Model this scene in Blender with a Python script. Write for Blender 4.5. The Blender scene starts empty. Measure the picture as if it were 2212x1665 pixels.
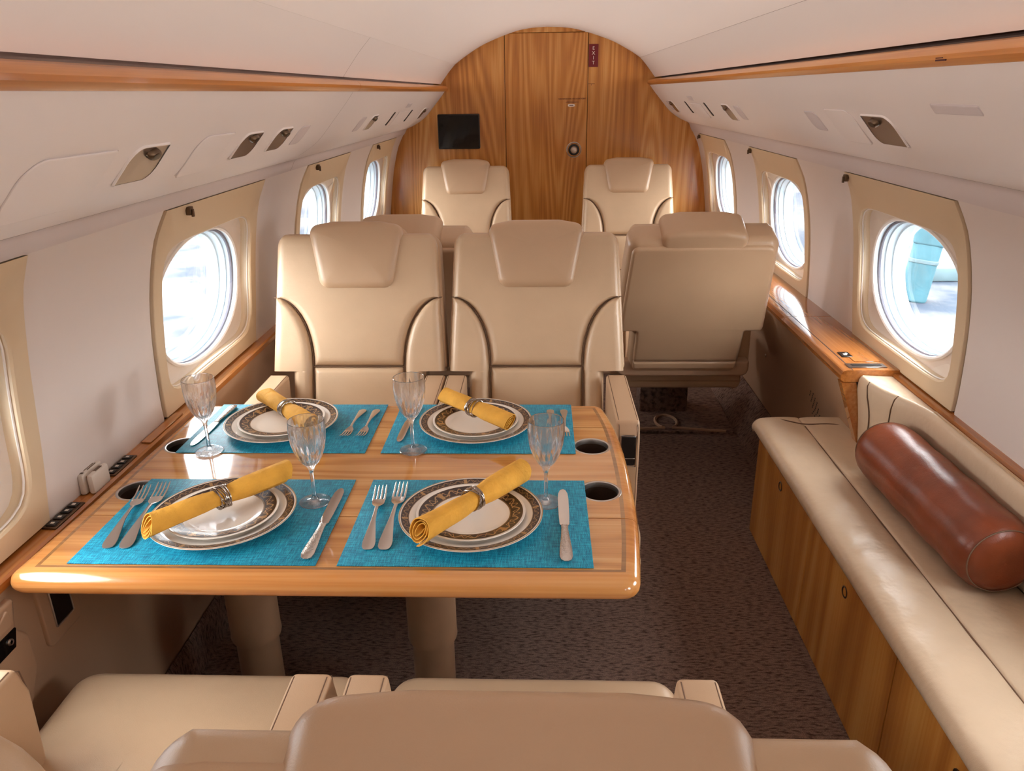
import bpy, bmesh, math, random
from mathutils import Vector, Matrix
from mathutils.geometry import tessellate_polygon
random.seed(7)
PI = math.pi
R_ = math.radians
S = bpy.context.scene
COL = S.collection

# ------------------------------------------------------------------ camera, sky, light, exposure
cam = bpy.data.cameras.new('camera'); camo = bpy.data.objects.new('camera', cam); COL.objects.link(camo)
S.camera = camo
FPX = 1650.0
cam.sensor_width = 36.0; cam.lens = 36.0 * FPX / 2212.0; cam.clip_start = 0.02; cam.clip_end = 500
_y = Vector((1168 - 1106, 832.5 - 198, -FPX)).normalized()
_n = Vector((1170 - 1106, -(FPX ** 2 / 634.5), -FPX))
_z = -_n; _z = (_z - _y * _z.dot(_y)).normalized(); _x = _y.cross(_z)
M3 = Matrix((_x, _y, _z))
camo.matrix_world = Matrix.Translation((-0.038, 0, 1.46)) @ M3.to_4x4()

W = bpy.data.worlds.new('sky'); S.world = W; W.use_nodes = True
_wn = W.node_tree; _bg = _wn.nodes['Background']
_bg.inputs[0].default_value = (1.0, 0.98, 0.96, 1); _bg.inputs[1].default_value = 22.0
S.view_settings.view_transform = 'Standard'; S.view_settings.look = 'None'
S.view_settings.exposure = -0.3; S.view_settings.gamma = 1.0; S.view_settings.use_curve_mapping = False

# added fill lights to brighten the ceiling, warm strips on the two wooden rails
for _s in (-1, 1):
    _l = bpy.data.lights.new('fill_strip', 'AREA'); _l.shape = 'RECTANGLE'; _l.size = 7.1; _l.size_y = 0.008; _l.energy = 10.5; _l.spread = math.radians(84); _l.color = (1.0, 0.93, 0.87)
    _o = bpy.data.objects.new('fill_strip', _l); COL.objects.link(_o); _o.location = (_s * 0.636, 1.3, 1.5275 - (0.020 if _s < 0 else 0.0))
    _X = Vector((0, 1, 0)); _Z = Vector((_s * 1.0, 0, -0.30)).normalized(); _Y = _Z.cross(_X)
    _o.matrix_world = Matrix.Translation(_o.location) @ Matrix((_X, _Y, _Z)).transposed().to_4x4()
YB, YR = 4.9, -2.3              # bulkhead, rear end of the built cabin
WIN_Y = [-1.35, -0.21, 0.93, 2.085, 3.215, 4.36]

# ------------------------------------------------------------------ helpers
def lin(c):
    f = lambda v: v / 12.92 if v <= 0.04045 else ((v + 0.055) / 1.055) ** 2.4
    return tuple(f(v / 255.0) for v in c) + (1.0,)

def mesh(V, F):
    m = bpy.data.meshes.new('m'); m.from_pydata([tuple(v) for v in V], [], F); m.validate(); m.update(); return m

def finish(m, smooth=True, ang=40):
    bm = bmesh.new(); bm.from_mesh(m); bmesh.ops.recalc_face_normals(bm, faces=bm.faces); bm.to_mesh(m); bm.free()
    if smooth:
        m.shade_smooth(); m.set_sharp_from_angle(angle=math.radians(ang))

def obj(name, vf, mt, parent=None, smooth=True, ang=40, loc=None):
    m = mesh(*vf) if isinstance(vf, tuple) else vf
    finish(m, smooth, ang)
    m.name = name
    o = bpy.data.objects.new(name, m); COL.objects.link(o)
    if mt is not None: m.materials.append(mt)
    if parent is not None: o.parent = parent
    if loc is not None: o.location = loc
    return o

def tag(o, label, cat, group=None):
    o['label'] = label; o['category'] = cat
    if group: o['group'] = group
    return o

def struct(o, label=None):
    o['kind'] = 'structure'
    if label: o['label'] = label
    return o

def empty(name, loc=(0, 0, 0), rz=0):
    o = bpy.data.objects.new(name, None); COL.objects.link(o); o.location = loc; o.rotation_euler = (0, 0, rz)
    o.empty_display_size = 0.05; return o

def thing(name, label, cat, loc=(0, 0, 0), rz=0, group=None):
    return tag(empty(name, loc, rz), label, cat, group)

def copy_tree(o, parent=None):
    c = o.copy(); COL.objects.link(c); c.parent = parent
    for ch in list(o.children): copy_tree(ch, c)
    return c

def join(parts):
    V, F = [], []
    for v, f in parts:
        k = len(V); V += [tuple(p) for p in v]; F += [tuple(i + k for i in q) for q in f]
    return V, F

def xf(vf, M): return [tuple(M @ Vector(p)) for p in vf[0]], vf[1]

def box(x0, x1, y0, y1, z0, z1, b=0, seg=2):
    bm = bmesh.new(); bmesh.ops.create_cube(bm, size=1)
    for v in bm.verts:
        v.co = Vector(((x0 + x1) / 2 + v.co.x * (x1 - x0), (y0 + y1) / 2 + v.co.y * (y1 - y0), (z0 + z1) / 2 + v.co.z * (z1 - z0)))
    if b: bmesh.ops.bevel(bm, geom=bm.edges[:], offset=b, segments=seg, profile=0.5, affect='EDGES')
    bm.verts.index_update()
    r = [tuple(v.co) for v in bm.verts], [tuple(v.index for v in f.verts) for f in bm.faces]
    bm.free(); return r

def lathe(prof, n=48, cap0=True, cap1=True, mod=None):
    V, F = [], []
    for k, (r, z) in enumerate(prof):
        for i in range(n):
            a = 2 * PI * i / n; rr = r if mod is None else mod(r, z, a, k)
            V.append((rr * math.cos(a), rr * math.sin(a), z))
    for k in range(len(prof) - 1):
        for i in range(n):
            j = (i + 1) % n; F.append((k * n + i, k * n + j, (k + 1) * n + j, (k + 1) * n + i))
    if cap0 and prof[0][0] > 1e-6: F.append(tuple(range(n - 1, -1, -1)))
    if cap1 and prof[-1][0] > 1e-6: F.append(tuple(range((len(prof) - 1) * n, len(prof) * n)))
    return V, F

def tube(path, r, n=8, closed=False, caps=True):
    P = [Vector(p) for p in path]; N = len(P); V, F = [], []
    rr = r if callable(r) else (lambda t: r)
    up = None
    for i in range(N):
        if closed: d = P[(i + 1) % N] - P[i - 1]
        else: d = P[min(i + 1, N - 1)] - P[max(i - 1, 0)]
        d.normalize()
        if up is None:
            up = Vector((0, 0, 1)) if abs(d.z) < 0.9 else Vector((1, 0, 0))
        up = up - d * up.dot(d)
        if up.length < 1e-6: up = d.orthogonal()
        up.normalize(); s = d.cross(up)
        R = rr(i / max(1, N - 1))
        for k in range(n):
            a = 2 * PI * k / n; V.append(tuple(P[i] + (up * math.cos(a) + s * math.sin(a)) * R))
    M = N if closed else N - 1
    for i in range(M):
        a0, b0 = i * n, ((i + 1) % N) * n
        for k in range(n):
            j = (k + 1) % n; F.append((a0 + k, a0 + j, b0 + j, b0 + k))
    if caps and not closed:
        F.append(tuple(range(n - 1, -1, -1))); F.append(tuple(range((N - 1) * n, N * n)))
    return V, F

def spline(pts, sub=6, closed=False):
    P = [Vector(p) for p in pts]; N = len(P); out = []
    M = N if closed else N - 1
    for i in range(M):
        if closed: a, b, c, d = P[i - 1], P[i], P[(i + 1) % N], P[(i + 2) % N]
        else: a, b, c, d = P[max(i - 1, 0)], P[i], P[i + 1], P[min(i + 2, N - 1)]
        for k in range(sub):
            t = k / sub
            out.append(0.5 * ((2 * b) + (c - a) * t + (2 * a - 5 * b + 4 * c - d) * t * t + (3 * b - a - 3 * c + d) * t ** 3))
    if not closed: out.append(P[-1])
    return [tuple(p) for p in out]

def round_poly(pts, rad, seg=5):
    out = []; N = len(pts)
    for i, p in enumerate(pts):
        r = rad[i] if isinstance(rad, (list, tuple)) else rad
        p = Vector(p); a = Vector(pts[i - 1]) - p; b = Vector(pts[(i + 1) % N]) - p
        if r <= 0: out.append(tuple(p)); continue
        la, lb = a.length, b.length; a.normalize(); b.normalize()
        ang = a.angle(b); t = min(r / math.tan(ang / 2), la * 0.49, lb * 0.49); rr = t * math.tan(ang / 2)
        bis = (a + b).normalized(); c = p + bis * (rr / math.sin(ang / 2))
        s, e = p + a * t, p + b * t
        a0 = math.atan2(s.y - c.y, s.x - c.x); a1 = math.atan2(e.y - c.y, e.x - c.x)
        d = (a1 - a0 + PI) % (2 * PI) - PI
        for k in range(seg + 1):
            q = a0 + d * k / seg; out.append((c.x + rr * math.cos(q), c.y + rr * math.sin(q)))
    return out

def inset(poly, d):
    N = len(poly); out = []
    A = sum(poly[i - 1][0] * poly[i][1] - poly[i][0] * poly[i - 1][1] for i in range(N))
    sg = 1 if A > 0 else -1
    for i in range(N):
        p = Vector(poly[i]); a = (p - Vector(poly[i - 1])); b = (Vector(poly[(i + 1) % N]) - p)
        if a.length < 1e-9: a = b.copy()
        if b.length < 1e-9: b = a.copy()
        a.normalize(); b.normalize()
        na = Vector((-a.y, a.x)) * sg; nb = Vector((-b.y, b.x)) * sg
        m = na + nb
        if m.length < 1e-6: m = na
        m.normalize(); c = max(0.35, m.dot(na))
        out.append(tuple(p + m * (d / c)))
    return out

def slab(poly, h0, h1, b0=0.0, b1=0.0, seg=4, fn=None, dome=()):
    """polygon extruded from h0 to h1 with rounded rims b0/b1; fn maps (u,v,h) to xyz"""
    fn = fn or (lambda u, v, h: (u, v, h))
    rings = []
    if b0 > 0:
        for k in range(seg, 0, -1):
            a = PI / 2 * k / seg; rings.append((b0 * (1 - math.cos(a)), h0 + b0 * (1 - math.sin(a))))
        rings.append((0, h0 + b0))
    else: rings.append((0, h0))
    if b1 > 0:
        rings.append((0, h1 - b1))
        for k in range(1, seg + 1):
            a = PI / 2 * k / seg; rings.append((b1 * (1 - math.cos(a)), h1 - b1 * (1 - math.sin(a))))
    else: rings.append((0, h1))
    N = len(poly); V, F = [], []
    for i, h in rings:
        last = inset(poly, i); V += [fn(u, v, h) for u, v in last]
    cu = sum(p[0] for p in last) / N; cv = sum(p[1] for p in last) / N
    for q, r in dome:
        rings.append((0, 0)); V += [fn(cu + (u - cu) * q, cv + (v - cv) * q, h1 + r) for u, v in last]
    for k in range(len(rings) - 1):
        for i in range(N):
            j = (i + 1) % N; F.append((k * N + i, k * N + j, (k + 1) * N + j, (k + 1) * N + i))
    tri = tessellate_polygon([[Vector((u, v, 0)) for u, v in last]])
    K = (len(rings) - 1) * N
    F += [tuple(K + i for i in t) for t in tri]; F += [tuple(reversed(t)) for t in tri]
    return V, F

def strip(pts, y0, y1, sgn=1, ny=2):
    """cross-section polyline (x,z) extruded along Y"""
    V, F = [], []; n = len(pts)
    for k in range(ny):
        y = y0 + (y1 - y0) * k / (ny - 1)
        V += [(sgn * x, y, z) for x, z in pts]
    for k in range(ny - 1):
        for i in range(n - 1):
            F.append((k * n + i, k * n + i + 1, (k + 1) * n + i + 1, (k + 1) * n + i))
    return V, F

def prism(pts, y0, y1, sgn=1):
    n = len(pts)
    V = [(sgn * x, y0, z) for x, z in pts] + [(sgn * x, y1, z) for x, z in pts]
    F = [tuple(range(n)), tuple(range(2 * n - 1, n - 1, -1))] + [(i, (i + 1) % n, n + (i + 1) % n, n + i) for i in range(n)]
    return V, F

def grid(rows):
    V, F = [], []; n = len(rows[0])
    for r in rows: V += [tuple(p) for p in r]
    for k in range(len(rows) - 1):
        for i in range(n - 1): F.append((k * n + i, k * n + i + 1, (k + 1) * n + i + 1, (k + 1) * n + i))
    return V, F

def text_mesh(txt, size, M, extrude=0.0006, align='CENTER'):
    c = bpy.data.curves.new('txt', 'FONT'); c.body = txt; c.size = size; c.align_x = align; c.align_y = 'CENTER'; c.extrude = extrude
    o = bpy.data.objects.new('txt', c); COL.objects.link(o)
    dg = bpy.context.evaluated_depsgraph_get(); dg.update()
    m = bpy.data.meshes.new_from_object(o.evaluated_get(dg)); m.transform(M)
    V = [tuple(v.co) for v in m.vertices]; F = [tuple(p.vertices) for p in m.polygons]
    bpy.data.objects.remove(o); bpy.data.curves.remove(c); bpy.data.meshes.remove(m)
    return V, F

# ------------------------------------------------------------------ materials
def newmat(name):
    m = bpy.data.materials.new(name); m.use_nodes = True
    nt = m.node_tree; b = nt.nodes['Principled BSDF']
    return m, nt, b

def N(nt, typ, **kw):
    n = nt.nodes.new(typ)
    for k, v in kw.items():
        if k in n.inputs.keys() if isinstance(k, str) else False: n.inputs[k].default_value = v
        else: setattr(n, k, v)
    return n

def plain(name, c, rough=0.5, metal=0.0, var=0.0, vscale=6.0, bump=0.0, bscale=300.0, wr=0.0, wscale=14.0, coat=0.0, spec=0.5, aniso=None):
    m, nt, b = newmat(name); L = nt.links.new
    b.inputs['Base Color'].default_value = lin(c); b.inputs['Roughness'].default_value = rough; b.inputs['Metallic'].default_value = metal
    b.inputs['Coat Weight'].default_value = coat; b.inputs['Specular IOR Level'].default_value = spec
    tc = N(nt, 'ShaderNodeTexCoord')
    if var:
        n = N(nt, 'ShaderNodeTexNoise'); n.inputs['Scale'].default_value = vscale; n.inputs['Detail'].default_value = 4
        L(tc.outputs['Object'], n.inputs['Vector'])
        mr = N(nt, 'ShaderNodeMapRange'); mr.inputs['From Min'].default_value = 0.3; mr.inputs['From Max'].default_value = 0.7
        mr.inputs['To Min'].default_value = 1 - var; mr.inputs['To Max'].default_value = 1 + var * 0.4
        L(n.outputs['Fac'], mr.inputs['Value'])
        mx = N(nt, 'ShaderNodeMix', data_type='RGBA', blend_type='MULTIPLY'); mx.inputs['Factor'].default_value = 1
        mx.inputs['A'].default_value = lin(c); L(mr.outputs['Result'], mx.inputs['B']); L(mx.outputs['Result'], b.inputs['Base Color'])
    prev = None
    for sc, st, d in ((wscale, wr, 0.01), (bscale, bump, 0.001)):
        if st:
            n = N(nt, 'ShaderNodeTexNoise'); n.inputs['Scale'].default_value = sc; n.inputs['Detail'].default_value = 3
            L(tc.outputs['Object'], n.inputs['Vector'])
            bp = N(nt, 'ShaderNodeBump'); bp.inputs['Strength'].default_value = st; bp.inputs['Distance'].default_value = d
            L(n.outputs['Fac'], bp.inputs['Height'])
            if prev: L(prev.outputs['Normal'], bp.inputs['Normal'])
            prev = bp
    if prev: L(prev.outputs['Normal'], b.inputs['Normal'])
    return m

def wood(name, light, mid, dark, grain='z', rough=0.25, coat=0.5, rings=26.0, s=(3.2, 3.2, 0.32), fine=130.0, off=0.0, contrast=1.0, rc=0.17):
    m, nt, b = newmat(name); L = nt.links.new
    tc = N(nt, 'ShaderNodeTexCoord'); mp = N(nt, 'ShaderNodeMapping')
    sc = {'z': s, 'x': (s[2], s[0], s[1]), 'y': (s[0], s[2], s[1])}[grain]
    mp.inputs['Scale'].default_value = sc; mp.inputs['Location'].default_value = (off, off * 1.7, off * 0.6)
    L(tc.outputs['Object'], mp.inputs['Vector'])
    n = N(nt, 'ShaderNodeTexNoise'); n.inputs['Scale'].default_value = 1.0; n.inputs['Detail'].default_value = 1.5; n.inputs['Roughness'].default_value = 0.4
    L(mp.outputs['Vector'], n.inputs['Vector'])
    mu = N(nt, 'ShaderNodeMath', operation='MULTIPLY'); mu.inputs[1].default_value = rings * 2 * PI / 3; L(n.outputs['Fac'], mu.inputs[0])
    sn = N(nt, 'ShaderNodeMath', operation='SINE'); L(mu.outputs[0], sn.inputs[0])
    mp2 = N(nt, 'ShaderNodeMapping'); f = fine; q = fine * 0.02
    mp2.inputs['Scale'].default_value = {'z': (f, f, q), 'x': (q, f, f), 'y': (f, q, f)}[grain]
    L(tc.outputs['Object'], mp2.inputs['Vector'])
    n2 = N(nt, 'ShaderNodeTexNoise'); n2.inputs['Scale'].default_value = 1.0; n2.inputs['Detail'].default_value = 3
    L(mp2.outputs['Vector'], n2.inputs['Vector'])
    mp3 = N(nt, 'ShaderNodeMapping'); mp3.inputs['Scale'].default_value = {'z': (7, 7, 0.5), 'x': (0.5, 7, 7), 'y': (7, 0.5, 7)}[grain]
    mp3.inputs['Location'].default_value = (off + 3, off, off + 5); L(tc.outputs['Object'], mp3.inputs['Vector'])
    n3 = N(nt, 'ShaderNodeTexNoise'); n3.inputs['Scale'].default_value = 1.0; n3.inputs['Detail'].default_value = 2
    L(mp3.outputs['Vector'], n3.inputs['Vector'])
    ad = N(nt, 'ShaderNodeMath', operation='MULTIPLY_ADD'); ad.inputs[1].default_value = rc; ad.inputs[2].default_value = 0.0
    L(sn.outputs[0], ad.inputs[0])
    ad2 = N(nt, 'ShaderNodeMath', operation='MULTIPLY_ADD'); ad2.inputs[1].default_value = 0.75 * contrast
    L(n2.outputs['Fac'], ad2.inputs[0]); L(ad.outputs[0], ad2.inputs[2])
    ad3 = N(nt, 'ShaderNodeMath', operation='MULTIPLY_ADD'); ad3.inputs[1].default_value = 0.9
    L(n3.outputs['Fac'], ad3.inputs[0]); L(ad2.outputs[0], ad3.inputs[2])
    mr = N(nt, 'ShaderNodeMapRange'); c0 = 0.45 + 0.375 * contrast
    mr.inputs['From Min'].default_value = c0 - 0.38; mr.inputs['From Max'].default_value = c0 + 0.38; L(ad3.outputs[0], mr.inputs['Value'])
    cr = N(nt, 'ShaderNodeValToRGB'); e = cr.color_ramp.elements
    e[0].position = 0.0; e[0].color = lin(dark); e[1].position = 1.0; e[1].color = lin(light)
    k = cr.color_ramp.elements.new(0.5); k.color = lin(mid)
    L(mr.outputs['Result'], cr.inputs['Fac']); L(cr.outputs['Color'], b.inputs['Base Color'])
    b.inputs['Roughness'].default_value = rough; b.inputs['Coat Weight'].default_value = coat; b.inputs['Coat Roughness'].default_value = 0.04
    return m

def thin_glass(name, tint=(0.97, 0.985, 1.0), ior=1.45):
    m, nt, b = newmat(name); nt.nodes.remove(b); L = nt.links.new
    t = N(nt, 'ShaderNodeBsdfTransparent'); t.inputs['Color'].default_value = tint + (1,)
    g = N(nt, 'ShaderNodeBsdfGlossy'); g.inputs['Roughness'].default_value = 0.02
    lw = N(nt, 'ShaderNodeLayerWeight'); lw.inputs['Blend'].default_value = 0.5
    pw = N(nt, 'ShaderNodeMath', operation='POWER'); pw.inputs[1].default_value = 5.0; L(lw.outputs['Facing'], pw.inputs[0])
    f = N(nt, 'ShaderNodeMath', operation='MULTIPLY_ADD'); f.inputs[1].default_value = 0.9; f.inputs[2].default_value = ((ior - 1) / (ior + 1)) ** 2; L(pw.outputs[0], f.inputs[0])
    mx = N(nt, 'ShaderNodeMixShader'); L(f.outputs[0], mx.inputs[0]); L(t.outputs[0], mx.inputs[1]); L(g.outputs[0], mx.inputs[2])
    L(mx.outputs[0], nt.nodes['Material Output'].inputs['Surface']); return m

M = {}
M['ceiling'] = plain('ceiling_vinyl', (238, 229, 224), 0.55, bump=0.12, bscale=900)
M['valance'] = plain('valance_vinyl', (238, 228, 223), 0.5, bump=0.12, bscale=900)
M['cornice'] = plain('cornice_vinyl', (214, 202, 200), 0.6)
M['sidewall'] = plain('sidewall_vinyl', (222, 210, 204), 0.55, bump=0.1, bscale=900)
M['shade'] = plain('window_frame_tan', (214, 190, 158), 0.45)
M['reveal'] = plain('window_reveal_cream', (226, 212, 200), 0.4)
M['lip'] = plain('window_lip', (235, 226, 218), 0.3)
M['acrylic'] = plain('acrylic_edge', (208, 226, 236), 0.2)
M['rubber'] = plain('grey_rubber', (96, 96, 108), 0.6)
M['pane'] = thin_glass('window_pane', (0.93, 0.97, 1.0))
M['dust_cover'] = thin_glass('clear_dust_cover', (0.985, 0.98, 0.975), 1.3)
M['backing'] = plain('dark_gap', (58, 44, 38), 0.9)
M['slot'] = plain('shadow_slot', (128, 104, 94), 0.9)
M['bulkhead'] = wood('bulkhead_oak', (220, 164, 96), (198, 132, 60), (164, 100, 40), 'z', 0.28, 0.4, rings=58, rc=0.17, s=(4.0, 4.0, 0.36), fine=170)
M['door'] = wood('door_oak', (214, 152, 80), (190, 122, 50), (156, 92, 34), 'z', 0.28, 0.4, rings=58, rc=0.17, s=(4.0, 4.0, 0.36), fine=170, off=4.3)
M['trimwood'] = wood('trim_oak', (220, 154, 84), (202, 128, 58), (164, 98, 40), 'y', 0.3, 0.4, rings=6)
M['ledgewood'] = wood('ledge_oak', (206, 142, 80), (184, 114, 54), (136, 76, 32), 'y', 0.16, 0.8, rings=10)
M['tablewood'] = wood('table_oak', (220, 168, 106), (200, 138, 76), (166, 104, 50), 'x', 0.09, 0.8, rings=22, s=(9, 9, 0.8), off=1.1, contrast=0.75, fine=210)
M['tableedge'] = wood('table_edge_oak', (216, 158, 96), (200, 132, 70), (172, 106, 50), 'x', 0.14, 0.45, rings=6, s=(6, 6, 0.6))
M['inlay'] = wood('inlay_walnut', (176, 132, 84), (160, 114, 68), (132, 90, 50), 'x', 0.2, 0.6, rings=5)
M['cabwood'] = wood('divan_front_oak', (226, 168, 88), (204, 136, 58), (170, 104, 40), 'z', 0.25, 0.5, off=7.7, contrast=0.55)
M['leather'] = plain('tan_leather', (200, 170, 138), 0.36, var=0.08, vscale=6, bump=0.25, bscale=700, wr=0.22, wscale=10)
M['leather2'] = plain('tan_leather_smooth', (194, 161, 129), 0.34, var=0.05, vscale=5, bump=0.2, bscale=700, wr=0.05, wscale=7)
M['sofaleather'] = plain('divan_leather', (214, 190, 162), 0.3, var=0.07, vscale=5, bump=0.25, bscale=650, wr=0.5, wscale=15)
M['piping'] = plain('tan_piping', (196, 162, 128), 0.45)
M['stitch'] = plain('brown_stitch', (110, 82, 62), 0.7)
M['brown'] = plain('cognac_leather', (132, 62, 32), 0.3, var=0.3, vscale=9, bump=0.35, bscale=420, wr=0.2, wscale=16)
M['lower'] = plain('lower_panel', (172, 138, 110), 0.55, bump=0.1, bscale=800)
M['legpaint'] = plain('table_leg_tan', (150, 116, 88), 0.45, var=0.1, vscale=20)
M['steel'] = plain('brushed_steel', (205, 198, 192), 0.28, 1.0)
M['polished'] = plain('polished_steel', (220, 214, 208), 0.12, 1.0)
M['hammered'] = plain('hammered_steel', (205, 198, 192), 0.25, 1.0, bump=0.9, bscale=260)
M['chrome'] = plain('satin_metal_tray', (150, 142, 138), 0.28, 1.0)
M['cupwell'] = plain('cup_well', (126, 104, 90), 0.35, 0.9)
M['wire'] = plain('antique_wire', (158, 146, 136), 0.22, 1.0)
M['darkmetal'] = plain('dark_bronze', (104, 84, 66), 0.35, 0.9)
M['black'] = plain('black_plastic', (22, 17, 16), 0.35)
M['screen'] = plain('black_screen_glass', (10, 8, 8), 0.08, coat=0.2, spec=0.3)
M['white'] = plain('white_plastic', (222, 212, 202), 0.45)
M['ivory'] = plain('ivory_print', (236, 228, 216), 0.6)
M['red'] = plain('exit_red', (112, 20, 28), 0.45)
M['ink'] = plain('dark_red_ink', (70, 16, 22), 0.7)
M['china'] = plain('white_china', (240, 232, 222), 0.12, coat=0.6)
M['bluepaint'] = plain('teal_blue_paint', (58, 92, 102), 0.6, var=0.25, vscale=2.5, spec=0.1)
M['greypaint'] = plain('blue_grey_paint', (78, 96, 102), 0.6, var=0.2, vscale=2.5, spec=0.1)
M['napkin'] = plain('mustard_linen', (226, 166, 60), 0.85, var=0.14, vscale=30, bump=0.5, bscale=900, wr=0.45, wscale=38)

def carpet():
    m, nt, b = newmat('brown_carpet'); L = nt.links.new
    tc = N(nt, 'ShaderNodeTexCoord')
    n = N(nt, 'ShaderNodeTexNoise'); n.inputs['Scale'].default_value = 420; n.inputs['Detail'].default_value = 2; L(tc.outputs['Object'], n.inputs['Vector'])
    mp = N(nt, 'ShaderNodeMapping'); mp.inputs['Scale'].default_value = (48, 170, 48); L(tc.outputs['Object'], mp.inputs['Vector'])
    n2 = N(nt, 'ShaderNodeTexNoise'); n2.inputs['Scale'].default_value = 1; n2.inputs['Detail'].default_value = 3; L(mp.outputs['Vector'], n2.inputs['Vector'])
    cr = N(nt, 'ShaderNodeValToRGB'); e = cr.color_ramp.elements
    e[0].position = 0.30; e[0].color = lin((80, 60, 52)); e[1].position = 0.55; e[1].color = lin((160, 130, 116))
    L(n2.outputs['Fac'], cr.inputs['Fac'])
    mr = N(nt, 'ShaderNodeMapRange'); mr.inputs['From Min'].default_value = 0.25; mr.inputs['From Max'].default_value = 0.75; mr.inputs['To Min'].default_value = 0.45; mr.inputs['To Max'].default_value = 1.2
    L(n.outputs['Fac'], mr.inputs['Value'])
    mx = N(nt, 'ShaderNodeMix', data_type='RGBA', blend_type='MULTIPLY'); mx.inputs['Factor'].default_value = 1
    L(cr.outputs['Color'], mx.inputs['A']); L(mr.outputs['Result'], mx.inputs['B']); L(mx.outputs['Result'], b.inputs['Base Color'])
    b.inputs['Roughness'].default_value = 1.0; b.inputs['Specular IOR Level'].default_value = 0.1
    ad = N(nt, 'ShaderNodeMath', operation='ADD'); L(n.outputs['Fac'], ad.inputs[0]); L(n2.outputs['Fac'], ad.inputs[1])
    bp = N(nt, 'ShaderNodeBump'); bp.inputs['Strength'].default_value = 0.9; bp.inputs['Distance'].default_value = 0.006
    L(ad.outputs[0], bp.inputs['Height']); L(bp.outputs['Normal'], b.inputs['Normal'])
    return m
M['carpet'] = carpet()

def placemat_mat():
    m, nt, b = newmat('teal_woven_vinyl'); L = nt.links.new
    tc = N(nt, 'ShaderNodeTexCoord')
    outs = []
    for sc in ((40, 420, 1), (420, 40, 1)):
        mp = N(nt, 'ShaderNodeMapping'); mp.inputs['Scale'].default_value = sc; L(tc.outputs['Object'], mp.inputs['Vector'])
        n = N(nt, 'ShaderNodeTexNoise'); n.inputs['Scale'].default_value = 1; n.inputs['Detail'].default_value = 2; L(mp.outputs['Vector'], n.inputs['Vector'])
        outs.append(n)
    ck = N(nt, 'ShaderNodeTexChecker'); ck.inputs['Scale'].default_value = 520; L(tc.outputs['Object'], ck.inputs['Vector'])
    mx = N(nt, 'ShaderNodeMix', data_type='FLOAT'); L(ck.outputs['Fac'], mx.inputs['Factor']); L(outs[0].outputs['Fac'], mx.inputs['A']); L(outs[1].outputs['Fac'], mx.inputs['B'])
    cr = N(nt, 'ShaderNodeValToRGB'); e = cr.color_ramp.elements
    e[0].position = 0.36; e[0].color = lin((0, 98, 128)); e[1].position = 0.66; e[1].color = lin((44, 178, 204))
    k = e.new(0.5); k.color = lin((4, 134, 166))
    L(mx.outputs['Result'], cr.inputs['Fac']); L(cr.outputs['Color'], b.inputs['Base Color'])
    b.inputs['Roughness'].default_value = 0.5
    bp = N(nt, 'ShaderNodeBump'); bp.inputs['Strength'].default_value = 0.35; bp.inputs['Distance'].default_value = 0.001
    L(mx.outputs['Result'], bp.inputs['Height']); L(bp.outputs['Normal'], b.inputs['Normal'])
    return m
M['placemat'] = placemat_mat()

def band_mat(name, r0, r1, reps, blooms, th=0.05):
    """dark brown band with gold scrolls, laid out by angle and radius on the plate"""
    m, nt, b = newmat(name); L = nt.links.new
    tc = N(nt, 'ShaderNodeTexCoord'); sx = N(nt, 'ShaderNodeSeparateXYZ'); L(tc.outputs['Object'], sx.inputs[0])
    def mt(op, a, c=None, d=None):
        n = N(nt, 'ShaderNodeMath', operation=op)
        for i, v in enumerate((a, c, d)):
            if v is None: continue
            if isinstance(v, (int, float)): n.inputs[i].default_value = v
            else: L(v, n.inputs[i])
        return n.outputs[0]
    an = mt('ARCTAN2', sx.outputs['Y'], sx.outputs['X'])
    r = mt('SQRT', mt('ADD', mt('MULTIPLY', sx.outputs['X'], sx.outputs['X']), mt('MULTIPLY', sx.outputs['Y'], sx.outputs['Y'])))
    t = mt('DIVIDE', mt('SUBTRACT', r, r0), r1 - r0)           # 0 inner .. 1 outer
    # scrolling line and its loops
    w = mt('MULTIPLY', mt('SINE', mt('MULTIPLY', an, reps)), 0.22)
    d1 = mt('ABSOLUTE', mt('SUBTRACT', mt('SUBTRACT', t, 0.5), w))
    w2 = mt('MULTIPLY', mt('SINE', mt('MULTIPLY_ADD', an, reps * 2.0, 1.1)), 0.24)
    d2 = mt('ABSOLUTE', mt('ADD', mt('SUBTRACT', t, 0.5), w2))
    scroll = mt('LESS_THAN', mt('MINIMUM', d1, d2), th)
    bl = mt('GREATER_THAN', mt('SINE', mt('MULTIPLY', an, blooms)), 0.9)
    petal = mt('GREATER_THAN', mt('SINE', mt('MULTIPLY', an, blooms * 9)), -0.2)
    mid = mt('LESS_THAN', mt('ABSOLUTE', mt('SUBTRACT', t, 0.5)), 0.36)
    bloom = mt('MULTIPLY', mt('MULTIPLY', bl, petal), mid)
    dots = mt('MULTIPLY', mt('GREATER_THAN', mt('SINE', mt('MULTIPLY', an, reps * 12)), 0.1), mt('LESS_THAN', mt('ABSOLUTE', mt('SUBTRACT', t, 0.06)), 0.05))
    edge = mt('GREATER_THAN', t, 0.97)
    g = mt('MINIMUM', mt('ADD', mt('ADD', scroll, bloom), mt('ADD', dots, edge)), 1.0)
    mx = N(nt, 'ShaderNodeMix', data_type='RGBA'); L(g, mx.inputs['Factor'])
    mx.inputs['A'].default_value = lin((50, 30, 24)); mx.inputs['B'].default_value = lin((178, 140, 96))
    L(mx.outputs['Result'], b.inputs['Base Color']); b.inputs['Roughness'].default_value = 0.32; b.inputs['Coat Weight'].default_value = 0.15
    L(mt('MULTIPLY', bloom, 0.5), b.inputs['Metallic'])
    return m
M['band_dinner'] = band_mat('dinner_rim_band', 0.116, 0.132, 30, 8, 0.03)
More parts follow.
